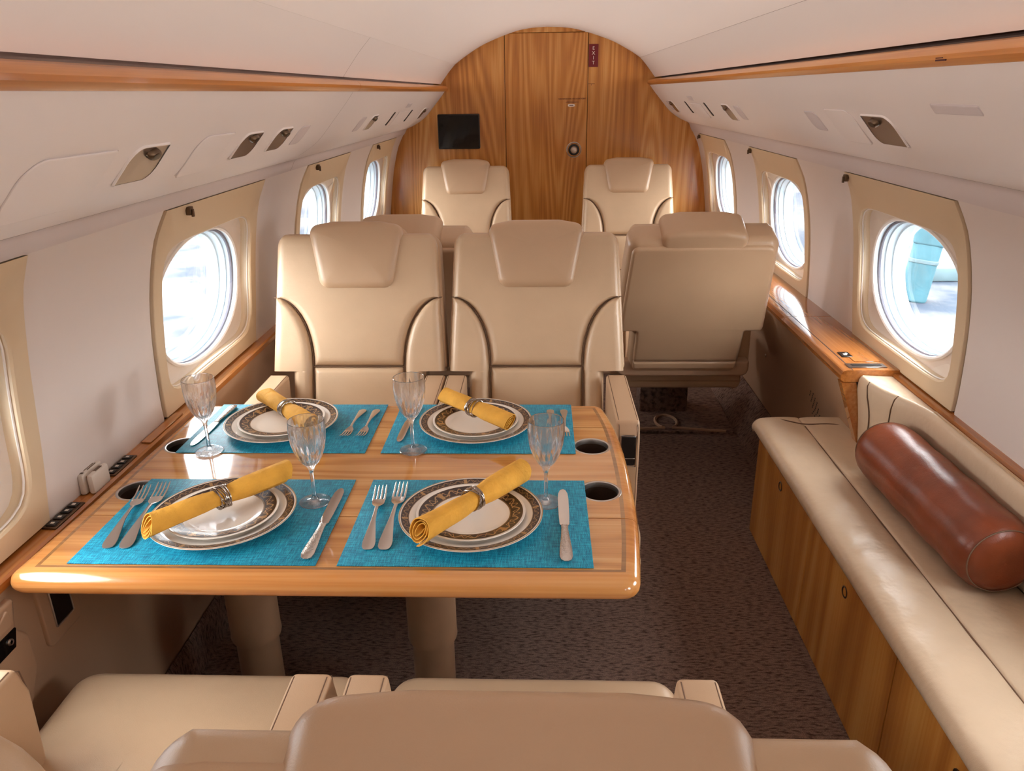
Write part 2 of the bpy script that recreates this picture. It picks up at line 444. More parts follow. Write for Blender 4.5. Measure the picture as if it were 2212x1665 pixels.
M['band_salad'] = band_mat('salad_rim_band', 0.073, 0.099, 16, 4)

def crystal():
    m, nt, b = newmat('lead_crystal'); nt.nodes.remove(b); L = nt.links.new
    g = N(nt, 'ShaderNodeBsdfGlass'); g.inputs['IOR'].default_value = 1.5; g.inputs['Roughness'].default_value = 0.0
    g.inputs['Color'].default_value = (0.99, 0.99, 1.0, 1)
    t = N(nt, 'ShaderNodeBsdfTransparent'); t.inputs['Color'].default_value = (0.97, 0.98, 0.99, 1)
    mx = N(nt, 'ShaderNodeMixShader'); mx.inputs[0].default_value = 0.8; L(t.outputs[0], mx.inputs[1]); L(g.outputs[0], mx.inputs[2])
    L(mx.outputs[0], nt.nodes['Material Output'].inputs['Surface']); return m
M['crystal'] = crystal()

def apron():
    m, nt, b = newmat('apron_ground'); L = nt.links.new
    tc = N(nt, 'ShaderNodeTexCoord')
    n = N(nt, 'ShaderNodeTexNoise'); n.inputs['Scale'].default_value = 0.42; n.inputs['Detail'].default_value = 8; n.inputs['Roughness'].default_value = 0.62
    L(tc.outputs['Object'], n.inputs['Vector'])
    cr = N(nt, 'ShaderNodeValToRGB'); e = cr.color_ramp.elements
    e[0].position = 0.42; e[0].color = (0.026, 0.038, 0.056, 1); e[1].position = 0.58; e[1].color = (0.098, 0.1, 0.104, 1)
    L(n.outputs['Fac'], cr.inputs['Fac']); L(cr.outputs['Color'], b.inputs['Base Color']); b.inputs['Roughness'].default_value = 0.9
    b.inputs['Specular IOR Level'].default_value = 0.1
    return m
M['apron'] = apron()

# ------------------------------------------------------------------ cabin section
ARCH = spline([(0, 1.812), (0.11, 1.806), (0.21, 1.787), (0.37, 1.735), (0.48, 1.68), (0.545, 1.64)], 5)
SIDEC = spline([(0.5454, 1.6395), (0.578, 1.605), (0.603, 1.575), (0.637, 1.5315)], 4)
VAL = spline([(0.606, 1.494), (0.635, 1.456), (0.685, 1.398), (0.74, 1.338), (0.80, 1.298), (0.848, 1.277)], 6)
CORN = spline([(0.8475, 1.2768), (0.858, 1.266), (0.868, 1.24), (0.877, 1.224)], 4)
# the left side hangs a little lower than the right
ARCHL = [(x, z - 0.022 * (x / 0.545) ** 2) for x, z in ARCH]
SIDECL = [(x, z - 0.0215) for x, z in SIDEC]
VALL = [(x, z - 0.014) for x, z in VAL]
CORNL = [(x, z - 0.014 * max(0.0, (z - 1.224) / 0.0528)) for x, z in CORN]
SIDEC_, VAL_, CORN_ = {-1: SIDECL, 1: SIDEC}, {-1: VALL, 1: VAL}, {-1: CORNL, 1: CORN}
SWZ = [(1.22, 0.880), (1.15, 0.915), (1.04, 0.945), (0.93, 0.965), (0.82, 0.980), (0.70, 0.995), (0.60, 0.999)]
_sw = spline([(x, z) for z, x in SWZ], 8)
def XW(z):
    if z >= _sw[0][1]: return _sw[0][0] - (z - _sw[0][1]) * 0.45
    for (x0, z0), (x1, z1) in zip(_sw, _sw[1:]):
        if z1 <= z <= z0: return x0 + (x1 - x0) * (z0 - z) / (z0 - z1)
    return _sw[-1][0]
ZW0, ZW1 = 0.695, 1.222
def w_half(z): return 0.326 + 0.02 * max(0.0, 1 - ((z - 0.96) / 0.27) ** 2)
def w_shift(z): return -0.022 + (1.22 - z) * 0.09
def winc(s, k): return WIN_Y[k] + (-0.02 if s < 0 else 0.025)

# floor
fl = struct(obj('floor', grid([[(-1.02, YR, 0), (1.02, YR, 0)], [(-1.02, YB, 0), (1.02, YB, 0)]]), M['carpet'], smooth=False))
# carpeted cover over the seat track crossing the aisle, with the looped binding round a floor fitting
fp = obj('carpet_flap', slab(round_poly([(0.24, 3.19), (0.84, 3.19), (0.84, 3.60), (0.24, 3.60)], 0.01), 0.0, 0.012, 0, 0.004), M['carpet'], fl)
lp = [(0.24, 3.185, 0.014)] + [(0.545 + 0.05 * math.cos(a), 3.29 + 0.075 * math.sin(a), 0.016) for a in [(-1.9 - (2 * PI - 0.68) * k / 24) for k in range(25)]] + [(0.80, 3.185, 0.014)]
obj('binding', tube(lp, 0.007, 6), M['lower'], fl)

# ceiling
ce_pts = [(-x, z + 0.012) for x, z in reversed(ARCHL[1:])] + [(x, z + 0.012) for x, z in ARCH]
ceil = struct(obj('ceiling', strip(ce_pts, YR, YB), M['backing']))
cp = [(-x, z) for x, z in reversed(ARCHL[1:])] + [(x, z) for x, z in ARCH]
obj('ceiling_panel', strip(cp, YR, YB, ny=12), M['ceiling'], ceil)
for s in (-1, 1):
    cuts = [YR, 0.4 if s > 0 else 0.1, 2.48, YB] if s < 0 else [YR, -0.4, YB]
    for a, b in zip(cuts, cuts[1:]):
        obj('ceiling_panel', strip(SIDEC_[s], a + 0.0012, b - 0.0012, s), M['ceiling'], ceil)

# side walls: dark backing skin with window openings, and the trim panels on it
def skin(s):
    parts = []
    up = [(x + 0.014, z + 0.006) for x, z in SIDEC_[s]] + [(0.68, 1.53), (0.68, 1.50)] + [(x + 0.014, z + 0.006) for x, z in VAL_[s][3:]] + [(x + 0.014, z + 0.002) for x, z in CORN_[s]] + [(0.915, 1.21), (0.96, 1.20)]
    up = [(0.54, 1.66)] + up
    parts.append(strip(up, YR, YB, s))
    zs = [1.226 - (1.226 - 0.69) * i / 14 for i in range(15)]
    def edge(k, side, z): return winc(s, k) + w_shift(z) + side * (w_half(z) - 0.006)
    segs = [(None, 0)] + [(k, k + 1) for k in range(len(WIN_Y) - 1)] + [(len(WIN_Y) - 1, None)]
    for a, b in segs:
        rows = []
        for z in zs:
            y0 = YR if a is None else edge(a, 1, z); y1 = YB + 0.02 if b is None else edge(b, -1, z)
            x = s * (XW(z) + 0.012); rows.append([(x, y0, z), (x, y1, z)])
        parts.append(grid(rows))
    parts.append(strip([(XW(0.7) + 0.012, 0.705), (1.02, 0.6), (1.02, -0.01)], YR, YB, s))
    return join(parts)
walls = {}
for s in (-1, 1):
    nm = 'wall_left' if s < 0 else 'wall_right'
    w = struct(obj(nm, skin(s), M['slot'])); walls[s] = w
    cuts = [YR, 2.5, YB] if s < 0 else [YR, YB]
    for a, b in zip(cuts, cuts[1:]): obj('valance_panel', strip(VAL_[s], a + 0.001, b - 0.001, s, 6), M['valance'], w)
    cuts = [YR, 2.615, YB] if s < 0 else [YR, YB]
    for a, b in zip(cuts, cuts[1:]): obj('cornice_strip', strip(CORN_[s], a + 0.0012, b - 0.0012, s, 4), M['cornice'], w)
    zs = [1.2238 - (1.2238 - 0.69) * i / 16 for i in range(17)]
    segs = [(None, 0)] + [(k, k + 1) for k in range(len(WIN_Y) - 1)] + [(len(WIN_Y) - 1, None)]
    for a, b in segs:
        rows = []
        for z in zs:
            y0 = YR if a is None else winc(s, a) + w_shift(z) + w_half(z) + 0.002
            y1 = YB if b is None else winc(s, b) + w_shift(z) - w_half(z) - 0.002
            n = 10; row = []
            for i in range(n + 1):
                y = y0 + (y1 - y0) * i / n
                e = min(y - y0, y1 - y); d = 0.006 * max(0, 1 - e / 0.012) ** 2 if (a is not None or e != y - y0) else 0
                row.append((s * (XW(z) + d), y, z))
            row.insert(1, (s * XW(z), y0 + 0.012, z)); row.insert(-1, (s * XW(z), y1 - 0.012, z))
            rows.append(row)
        obj('side_panel', grid(rows), M['sidewall'], w, ang=60)

# windows
def polar(fn, angs): return [fn(a) for a in angs]
def win_outer(a):
    # ray from the centre to the bowed frame outline
    c, sn = math.cos(a), math.sin(a); zc = 0.955; lo, hi = 0.0, 1.0
    for _ in range(40):
        m = (lo + hi) / 2; z = zc + m * sn; y = m * c
        if ZW0 <= z <= ZW1 and abs(y) <= w_half(z): lo = m
        else: hi = m
    return lo * c, zc + lo * sn
def win_inner(a, hw=0.298, z0=0.742, z1=1.13, p=7):
    zc = (z0 + z1) / 2; b = (z1 - z0) / 2; c, sn = math.cos(a), math.sin(a)
    r = (abs(c / hw) ** p + abs(sn / b) ** p) ** (-1 / p); return r * c, zc + r * sn
def win_oval(a, A=0.292, B=0.19, zc=0.938):
    c, sn = math.cos(a), math.sin(a); r = (abs(c / A) ** 2.25 + abs(sn / B) ** 2.25) ** (-1 / 2.25); return r * c, zc + r * sn
ANG = sorted(set([2 * PI * i / 88 for i in range(88)] + [math.atan2(zz - 0.955, sy * w_half(zz)) % (2 * PI) for zz in (ZW0, ZW1) for sy in (-1, 1)]))
def wring(s, yc, fn, off, angs=ANG, **kw):
    out = []
    for a in angs:
        y, z = fn(a, **kw) if kw else fn(a)
        out.append((s * (XW(z) + off), yc + w_shift(z) + y, z))
    return out
def loop_faces(rings):
    n = len(rings[0]); V = [p for r in rings for p in r]
    F = [(k * n + i, k * n + (i + 1) % n, (k + 1) * n + (i + 1) % n, (k + 1) * n + i) for k in range(len(rings) - 1) for i in range(n)]
    return V, F
def disc(ring):
    n = len(ring); c = Vector((0, 0, 0))
    for p in ring: c += Vector(p)
    c /= n; rings = []
    for f in (1.0, 0.66, 0.33):
        rings.append([tuple(c + (Vector(p) - c) * f) for p in ring])
    V, F = loop_faces(rings); V.append(tuple(c)); k = len(V) - 1
    F += [(2 * n + i, 2 * n + (i + 1) % n, k) for i in range(n)]
    return V, F
def make_window(num, s, k):
    yc = winc(s, k)
    R = lambda fn, off, **kw: wring(s, yc, fn, off, **kw)
    fr = obj('window_%d' % num, loop_faces([R(win_outer, 0.02), R(win_outer, -0.002), R(lambda a: tuple(v if i else v * 0.994 for i, v in enumerate(win_outer(a))), -0.0035),
              R(win_inner, -0.0035, hw=0.302, z0=0.738, z1=1.134), R(win_inner, 0.0), R(win_inner, 0.036, hw=0.297)]), M['shade'], ang=35)
    struct(fr)
    rv = obj('reveal', loop_faces([R(win_inner, 0.03, hw=0.2975), R(win_inner, 0.036, hw=0.285, z0=0.752, z1=1.12), R(win_oval, 0.034, A=0.274, B=0.186)]), M['reveal'], fr, ang=60)
    obj('window_lip', tube(R(win_oval, 0.032, A=0.272, B=0.184), 0.006, 6, closed=True), M['lip'], fr)
    obj('seal', tube(R(win_oval, 0.047, A=0.2685, B=0.1805), 0.0055, 6, closed=True), M['rubber'], fr)
    obj('window_tunnel', loop_faces([R(win_oval, 0.034, A=0.270, B=0.182), R(win_oval, 0.062, A=0.268, B=0.180), R(win_oval, 0.063, A=0.262, B=0.175), R(win_oval, 0.082, A=0.261, B=0.174),
        R(win_oval, 0.083, A=0.255, B=0.169), R(win_oval, 0.12, A=0.252, B=0.166)]), M['acrylic'], fr, ang=30)
    obj('pane', disc(R(win_oval, 0.085, A=0.258, B=0.172)), M['pane'], fr)
    obj('dust_cover', disc(R(win_inner, 0.012, hw=0.297)), M['dust_cover'], fr)
    obj('cover_edge', tube(R(win_inner, 0.008, hw=0.296, z0=0.744, z1=1.128), 0.0022, 5, closed=True), M['lip'], fr)
    yl = yc - 0.24 if s < 0 else yc + 0.285
    z = 1.212; x = XW(z)
    V, F = join([box(-0.006, 0.006, -0.010, 0.010, -0.012, 0.008, 0.002), box(-0.010, -0.004, -0.004, 0.004, -0.016, 0.002, 0.001)])
    lt = obj('shade_latch', (V, F), M['darkmetal'], fr); lt.location = (s * (x - 0.008), yl, z - 0.004)
    if s < 0: lt.rotation_euler = (0, 0, PI)
    p = bpy.data.lights.new('daylight', 'AREA'); p.shape = 'RECTANGLE'; p.size = 0.62; p.size_y = 0.42; p.cycles.is_portal = True; p.energy = 1
    po = bpy.data.objects.new('daylight', p); COL.objects.link(po); po.location = (s * (XW(0.94) + 0.16), yc + w_shift(0.94), 0.94)
    po.rotation_euler = Vector((-s, 0, 0)).to_track_quat('-Z', 'Z').to_euler()
    return fr
num = 1
for s in (-1, 1):
    for k in range(len(WIN_Y)):
        make_window(num, s, k); num += 1

# wood rails under the ceiling
RAIL = [(0.655, 1.522), (0.620, 1.5215), (0.604, 1.518), (0.597, 1.512), (0.594, 1.506), (0.595, 1.499), (0.600, 1.493), (0.606, 1.489), (0.655, 1.487)]
for i, (s, a, b) in enumerate([(-1, YR, 2.52), (-1, 2.523, YB), (1, YR, YB)]):
    struct(obj('trim_%d' % (i + 1), prism([(x, z - (0.020 if s < 0 else 0.0)) for x, z in RAIL], a, b, s), M['trimwood'], ang=25))
mk = obj('placard', join([box(0.5935, 0.5948, 1.318, 1.352, 1.4965, 1.4990), box(0.5935, 0.5948, 1.33, 1.352, 1.5005, 1.5018)]), M['ink'], bpy.data.objects['trim_3'], smooth=False)

# bulkhead
bk = struct(obj('wall_front', box(-1.08, 1.08, YB + 0.02, YB + 0.05, -0.02, 1.95), M['backing'], smooth=False))
def panel(nm, x0, x1, z0, z1, mt, par): return obj(nm, box(x0, x1, YB, YB + 0.022, z0, z1, 0.0015, 1), mt, par, smooth=False)
panel('wood_panel', -1.07, -0.2525, 0, 1.93, M['bulkhead'], bk)
panel('wood_panel', 0.2435, 1.07, 0, 1.93, M['bulkhead'], bk)
panel('wood_panel', -0.2505, 0.2415, 1.783, 1.93, M['bulkhead'], bk)
dr = struct(panel('door_1', -0.2495, 0.2405, 0.004, 1.7805, M['door'], None), 'full height oak veneer door in the bulkhead')
kx, kz = 0.165, 1.125
rotY = Matrix.Rotation(PI / 2, 4, 'X')
def on_bulk(vf, x, z, y=YB): return xf(vf, Matrix.Translation((x, y, z)) @ rotY)
kn = obj('door_knob', on_bulk(lathe([(0.0, -0.006), (0.032, -0.006), (0.040, 0.001), (0.045, 0.004), (0.047, 0.002), (0.047, -0.004)], 40, False, False), kx, kz), M['polished'], dr)
obj('knob_well', on_bulk(lathe([(0.0, 0.0005), (0.034, 0.0005)], 40, False, False), kx, kz), M['black'], kn)
obj('knob_grip', on_bulk(lathe([(0.0, 0.024), (0.014, 0.023), (0.020, 0.017), (0.021, 0.008), (0.014, 0.0)], 32, False, False), kx, kz), M['steel'], kn)
Tb = lambda x, z, sc=1: Matrix.Translation((x, YB - 0.0008, z)) @ rotY
obj('placard', join([text_mesh('NO SMOKING IN LAVATORY', 0.0125, Tb(0.150, 1.417), 0.0003), box(0.118, 0.182, YB - 0.001, YB, 1.4035, 1.4055), box(0.112, 0.19, YB - 0.001, YB, 1.3985, 1.4002), box(0.122, 0.176, YB - 0.001, YB, 1.394, 1.3955)]), M['ink'], dr, smooth=False)
pl = obj('placard', slab(round_poly([(-0.021, -0.0075), (0.021, -0.0075), (0.021, 0.0075), (-0.021, 0.0075)], 0.007), 0, 0.001, fn=lambda u, v, h: (0.146 + u, YB - h, 1.381 + v)), M['ivory'], dr, smooth=False)
obj('print', box(0.134, 0.158, YB - 0.0016, YB - 0.0008, 1.379, 1.3825), M['ink'], pl, smooth=False)
obj('mark', join([box(0.2435, 0.283, YB - 0.001, YB, 1.4985, 1.501), box(0.262, 0.266, YB - 0.001, YB, 1.492, 1.4955)]), M['ink'], bk, smooth=False)
obj('door_stop', xf(lathe([(0.0, 0.014), (0.005, 0.013), (0.006, 0.0)], 12), Matrix.Translation((0.226, YB, 1.785)) @ rotY), M['white'], bk)
sg = tag(obj('exit_sign', box(0.2445, 0.300, YB - 0.006, YB - 0.0005, 1.592, 1.716, 0.001, 1), M['red'], smooth=False), 'small dark red sign reading EXIT downwards beside the bulkhead door', 'sign')
for ch, z in zip('EXIT', (1.693, 1.6665, 1.641, 1.6145)):
    obj('letter', text_mesh(ch, 0.0265, Matrix.Translation((0.2715, YB - 0.0066, z)) @ rotY, 0.0005), M['ivory'], sg, smooth=False)
tv = thing('wall_screen', 'black flat monitor set flush in the wooden bulkhead left of the door', 'monitor', (-0.537, YB, 1.239))
obj('bezel', slab(round_poly([(-0.128, -0.101), (0.128, -0.101), (0.128, 0.101), (-0.128, 0.101)], 0.008), 0, 0.010, 0, 0.003, fn=lambda u, v, h: (u, -h, v)), M['black'], tv)
obj('screen', slab(round_poly([(-0.121, -0.094), (0.121, -0.094), (0.121, 0.094), (-0.121, 0.094)], 0.004), 0.009, 0.0108, fn=lambda u, v, h: (u, -h, v)), M['screen'], tv)

# rear end of the cabin (behind the camera)
struct(obj('wall_back', box(-1.08, 1.08, YR - 0.03, YR, -0.02, 1.95), M['sidewall'], smooth=False))

# lower sides and ledges
def lower(s, y0, y1, poly, mt, nm): return obj(nm, strip(poly, y0, y1, s, 3), mt, walls[s])
lower(-1, YR, YB, [(0.966, 0.668), (0.966, 0.40), (0.966, 0.13)], M['lower'], 'lower_panel')
lower(-1, YR, YB, [(0.966, 0.13), (0.960, 0.135), (0.954, 0.12), (0.957, 0.0)], M['carpet'], 'carpet_kick')
lower(1, YR, 2.12, [(0.999, 0.668), (0.999, 0.0)], M['lower'], 'lower_panel')
lg = struct(obj('trim_4', prism([(1.0, 0.664), (0.968, 0.664), (0.963, 0.670), (0.963, 0.684), (0.967, 0.689), (1.0, 0.690)], YR, YB, -1), M['ledgewood'], ang=30))
struct(obj('trim_5', prism([(1.0, 0.655), (0.978, 0.655), (0.974, 0.662), (0.974, 0.684), (0.978, 0.690), (1.0, 0.692)], YR, 2.1, 1), M['ledgewood'], ang=30))

# ledge fittings on the left
def switch_panel(y0, y1, label):
    t = thing('switch_panel', label, 'switch panel', (-0.9795, (y0 + y1) / 2, 0.690), 0)
    L = (y1 - y0) / 2
    obj('plate', box(-0.0145, 0.0145, -L, L, 0, 0.004, 0.001, 1), M['darkmetal'], t)
    for k in range(4):
        yy = -L * 0.72 + k * L * 0.48
        b = obj('button', box(-0.010, 0.008, yy - L * 0.17, yy + L * 0.17, 0.003, 0.0065, 0.0008, 1), M['black'], t)
        obj('symbol', box(-0.004, 0.003, yy - 0.003, yy + 0.003, 0.006, 0.0069), M['ivory'], b, smooth=False)
switch_panel(1.235, 1.335, 'bronze four-button switch panel at the foot of the window frame by the near table leaf')
switch_panel(1.452, 1.55, 'bronze four-button switch panel beyond the white power adapter on the wooden ledge')
ad = thing('power_adapter', 'small white two-part power adapter standing on the wooden ledge by the table', 'adapter', (-0.980, 1.405, 0.690))
obj('housing', box(-0.014, -0.001, -0.038, 0.036, 0, 0.046, 0.005), M['white'], ad)
obj('housing', box(0.003, 0.017, -0.034, 0.030, 0, 0.044, 0.006), M['white'], ad)
obj('joint', box(-0.004, 0.006, -0.026, 0.026, 0.002, 0.038), M['lower'], ad)
obj('print', join([box(-0.012, -0.005, -0.030, -0.024, 0.0455, 0.0464), box(-0.012, -0.010, -0.014, 0.02, 0.0455, 0.0464), box(-0.007, -0.005, -0.010, 0.022, 0.0455, 0.0464), box(0.007, 0.013, -0.012, 0.012, 0.0435, 0.0444)]), M['darkmetal'], ad, smooth=False)
rc = tag(obj('ledge_tray', box(-0.992, -0.968, 1.62, 1.80, 0.690, 0.694, 0.002, 1), M['ledgewood']), 'narrow wooden slot cover on the ledge beside the far table leaf', 'cover')

# armrest control box on the left lower side, ahead of the near left seat
cb = thing('control_box', 'moulded tan control box on the lower left side wall under the ledge', 'control box', (-0.965, 1.0, 0.0))
SIDE = lambda u, v, h: (h, u, v)
obj('housing', slab(round_poly([(-0.16, 0.44), (0.05, 0.44), (0.085, 0.50), (0.085, 0.57), (0.06, 0.60), (0.075, 0.655), (-0.16, 0.655)], [0.01, 0.03, 0.02, 0.02, 0.015, 0.006, 0.006]), 0, 0.014, 0, 0.007, fn=SIDE), M['lower'], cb)
ds = obj('display', slab(round_poly([(-0.08, 0.572), (0.046, 0.572), (0.058, 0.606), (-0.08, 0.606)], 0.003), 0.013, 0.016, 0, 0.001, fn=SIDE), M['screen'], cb)
obj('button', xf(lathe([(0.003, 0.0025), (0.0055, 0.003), (0.0065, 0.0)], 20, False, False), Matrix.Translation((0.016, 0.036, 0.590)) @ Matrix.Rotation(PI / 2, 4, 'Y')), M['steel'], ds)
obj('handle_recess', slab(round_poly([(-0.02, 0.615), (0.05, 0.615), (0.05, 0.65)], 0.006), 0.011, 0.018, 0, 0.003, fn=SIDE), M['lower'], cb)
sp = thing('side_panel_cover', 'tan cover plate with a dark slot on the lower left wall under the table', 'cover', (-0.966, 1.188, 0.0))
obj('plate', slab(round_poly([(-0.055, 0.492), (0.052, 0.492), (0.052, 0.655), (-0.055, 0.655)], 0.015), 0, 0.008, 0, 0.004, fn=SIDE), M['lower'], sp)
obj('slot', slab(round_poly([(-0.026, 0.525), (0.024, 0.525), (0.024, 0.64), (-0.026, 0.64)], 0.003), 0.007, 0.0095, fn=SIDE), M['black'], sp)
obj('slot_frame', tube([(0.0095, u, v) for u, v in round_poly([(-0.028, 0.523), (0.026, 0.523), (0.026, 0.642), (-0.028, 0.642)], 0.003)], 0.0018, 6, closed=True), M['steel'], sp)

# right-hand side ledge cabinet beyond the divan
lc = struct(empty('trim_6'), 'oak topped side ledge with a tan panel along the right wall beyond the divan')
PAN = [(0.842, 0.668), (0.900, 0.52), (0.945, 0.38), (0.962, 0.13)]
obj('ledge_top', prism([(0.996, 0.664), (0.838, 0.664), (0.828, 0.671), (0.826, 0.684), (0.832, 0.696), (0.842, 0.700), (0.996, 0.700)], 2.098, 2.66, 1), M['ledgewood'], lc, ang=30)
obj('ledge_top', prism([(0.996, 0.664), (0.838, 0.664), (0.828, 0.671), (0.826, 0.684), (0.832, 0.696), (0.842, 0.700), (0.996, 0.700)], 2.663, YB, 1), M['ledgewood'], lc, ang=30)
obj('panel', strip(spline([(x, z) for x, z in PAN], 4), 2.13, YB, 1, 4), M['lower'], lc)
obj('carpet_sill', strip([(0.962, 0.13), (0.955, 0.135), (0.86, 0.02), (0.85, 0.0)], 2.13, YB, 1, 3), M['carpet'], lc)
obj('end_board', prism([(0.832, 0.662), (0.874, 0.662), (0.955, 0.42), (0.920, 0.42)], 2.10, 2.132, 1), M['ledgewood'], lc, smooth=False)
def pan_x(z):
    for (x0, z0), (x1, z1) in zip(PAN, PAN[1:]):
        if z1 <= z <= z0: return x0 + (x1 - x0) * (z0 - z) / (z0 - z1)
    return 0.9
holes = []
for r in range(9):
    for c in range(-3 + r % 2, 4, 2):
        if abs(c) > r + 1: continue
        z = 0.455 - r * 0.012; y = 2.545 + c * 0.013
        holes.append(xf(lathe([(0.0, 0.0015), (0.0026, 0.0012), (0.0032, 0.0)], 8), Matrix.Translation((pan_x(z) - 0.0015, y, z)) @ Matrix.Rotation(-PI / 2, 4, 'Y')))
so = obj('speaker_hole', join(holes), M['black'], lc); so['kind'] = 'stuff'
obj('panel_stud', xf(lathe([(0.0, 0.004), (0.006, 0.003), (0.008, 0.0)], 14), Matrix.Translation((pan_x(0.37) - 0.002, 3.2, 0.37)) @ Matrix.Rotation(-PI / 2, 4, 'Y')), M['piping'], lc)
obj('groove', box(0.858, 0.8605, 2.10, YB - 0.002, 0.699, 0.7006), M['backing'], lc, smooth=False)
sw = thing('switch_panel', 'small black switch with a white symbol set in the oak side ledge', 'switch', (0.886, 2.235, 0.700))
obj('plate', box(-0.016, 0.016, -0.022, 0.022, 0, 0.003, 0.001, 1), M['black'], sw)
obj('symbol', join([box(-0.006, 0.004, -0.008, 0.004, 0.0029, 0.0034), box(0.003, 0.009, 0.002, 0.012, 0.0029, 0.0034)]), M['ivory'], sw, smooth=False)
js = thing('jack_plate', 'silver framed socket strip across the end of the oak side ledge', 'socket', (0.912, 2.135, 0.700))
obj('frame', box(-0.058, 0.052, -0.018, 0.016, 0, 0.003, 0.001, 1), M['chrome'], js)
obj('slot', box(-0.045, 0.040, -0.007, 0.007, 0.0028, 0.0038), M['black'], js, smooth=False)
lid = obj('lid', box(0.89, 0.965, 2.17, 2.26, 0.7, 0.7022, 0.001, 1), M['ledgewood'], lc)

# ------------------------------------------------------------------ fittings on the valance panels
_vl = [0.0]
for (x0, z0), (x1, z1) in zip(VAL, VAL[1:]): _vl.append(_vl[-1] + math.hypot(x1 - x0, z1 - z0))
def val_at(z, s):
    for i in range(len(VAL) - 1):
        (x0, z0), (x1, z1) = VAL_[s][i], VAL_[s][i + 1]
        if z1 <= z <= z0:
            f = (z0 - z) / (z0 - z1); t = Vector((x1 - x0, z1 - z0)).normalized()
            return Vector((x0 + (x1 - x0) * f, z)), t
def valance_frame(s, y, z):
    p, t = val_at(z, s)
    Z = Vector((-s * (-t.y), 0, -t.x)).normalized()          # out of the panel into the cabin
    Z = Vector((s * t.y, 0, -t.x)).normalized()
    U = Vector((0, 1, 0)); Vv = Vector((-s * t.x, 0, -t.y)).normalized()   # up the panel
    m = Matrix((U, Vv, Z)).transposed().to_4x4(); m.translation = Vector((s * p.x, y, z)); return m
def leaf(a, b, r): # pointed at near-bottom and far-top, rounded at the other two corners
    return round_poly([(-a, -b), (a, -b), (a, b), (-a, b)], [0.004, r, 0.004, r], 7)
def reading_light(s, y, label, a=0.062, b=0.040, z=1.357):
    t = thing('reading_light', label, 'reading light', group='reading lights in the valance panels'); t.matrix_world = valance_frame(s, y, z)
    o = leaf(a, b, 0.034); i_ = inset(o, 0.003)
    V, F = loop_faces([[(u, v, 0.0) for u, v in o], [(u, v, 0.0035) for u, v in inset(o, 0.001)], [(u, v, 0.0035) for u, v in i_]])
    obj('rim', (V, F), M['valance'], t)
    rows = []
    n = len(i_)
    deep = [(u * 0.9, v, 0.0032 - 0.0 * (v + b)) for u, v in i_]
    # tray: scooped pocket, deepest at its top end
    V2 = [(u, v, 0.002 + 0.0012 * (1 - (v + b) / (2 * b))) for u, v in i_]
    obj('tray', (V2, [tuple(range(n))]), M['chrome'], t, smooth=False)
    lamp = xf(lathe([(0.0, 0.009), (0.013, 0.009), (0.016, 0.006), (0.017, 0.0)], 24), Matrix.Translation((a * 0.18, b * 0.55, 0.002)) @ Matrix.Scale(1.25, 4, (1, 0, 0)) @ Matrix.Scale(0.62, 4, (0, 1, 0)))
    lm = obj('lamp', lamp, M['darkmetal'], t)
    obj('lens', xf(lathe([(0.0, 0.0098), (0.010, 0.0096)], 20, False, False), Matrix.Translation((a * 0.18, b * 0.55, 0.002)) @ Matrix.Scale(1.25, 4, (1, 0, 0)) @ Matrix.Scale(0.62, 4, (0, 1, 0))), M['black'], lm)
    return t
def cover(s, y, a, b, label, z=1.355, r=0.03, nm='valance_cover', mt='valance'):
    t = tag(obj(nm, slab(leaf(a, b, r), -0.004, 0.0022, 0, 0.0018, 2), M[mt]), label, 'cover'); t.matrix_world = valance_frame(s, y, z)
    t['category'] = 'grille' if nm == 'speaker_grille' else 'cover'
    g = obj('gap', tube([(u, v, 0.0003) for u, v in leaf(a + 0.0008, b + 0.0008, r)], 0.0006, 4, closed=True), M['cornice'], t)
    return t
reading_light(-1, 1.31, 'large silver reading light pocket above the near left window, next to the large blank cover')
reading_light(-1, 1.80, 'silver reading light pocket beside the blank cover above the full left window', 0.06, 0.036)
reading_light(-1, 2.03, 'silver reading light pocket next to the oval speaker grille on the left', 0.058, 0.036)
reading_light(-1, 3.165, 'silver reading light pocket past the left valance joint', 0.055, 0.036)
reading_light(-1, 4.54, 'farthest left silver reading light pocket next to the bulkhead', 0.055, 0.036)
reading_light(1, 1.775, 'large silver reading light pocket over the divan', 0.075, 0.042, 1.372)
reading_light(1, 3.21, 'silver reading light pocket between two grilles on the right valance', 0.06, 0.04, 1.375)
reading_light(1, 4.55, 'farthest right silver reading light pocket next to the bulkhead', 0.06, 0.04, 1.375)
cover(-1, 1.085, 0.11, 0.055, 'large blank oblong cover at the near end of the left valance', 1.345, 0.045)
cover(-1, 1.585, 0.082, 0.05, 'blank cover between two silver reading lights on the left valance', 1.352, 0.04)
cover(1, 1.99, 0.085, 0.05, 'blank cover beside the large reading light over the divan', 1.372, 0.04)
cover(1, 1.40, 0.08, 0.010, 'thin oblong label plate high on the right valance over the divan', 1.422, 0.003, 'label_plate', 'cornice')
for s, y, lb in ((-1, 2.213, 'oval speaker grille beside a reading light before the left valance joint'), (-1, 2.965, 'oval speaker grille just past the left valance joint'), (-1, 4.66, 'oval speaker grille at the bulkhead end of the left valance'),
                 (1, 2.205, 'oval speaker grille beside the blank cover on the right valance'), (1, 3.035, 'oval speaker grille beside the small reading light on the right valance'), (1, 4.68, 'oval speaker grille at the bulkhead end of the right valance')):
    cover(s, y, 0.044, 0.031, lb, 1.357 if s < 0 else 1.377, 0.030, 'speaker_grille', 'cornice')
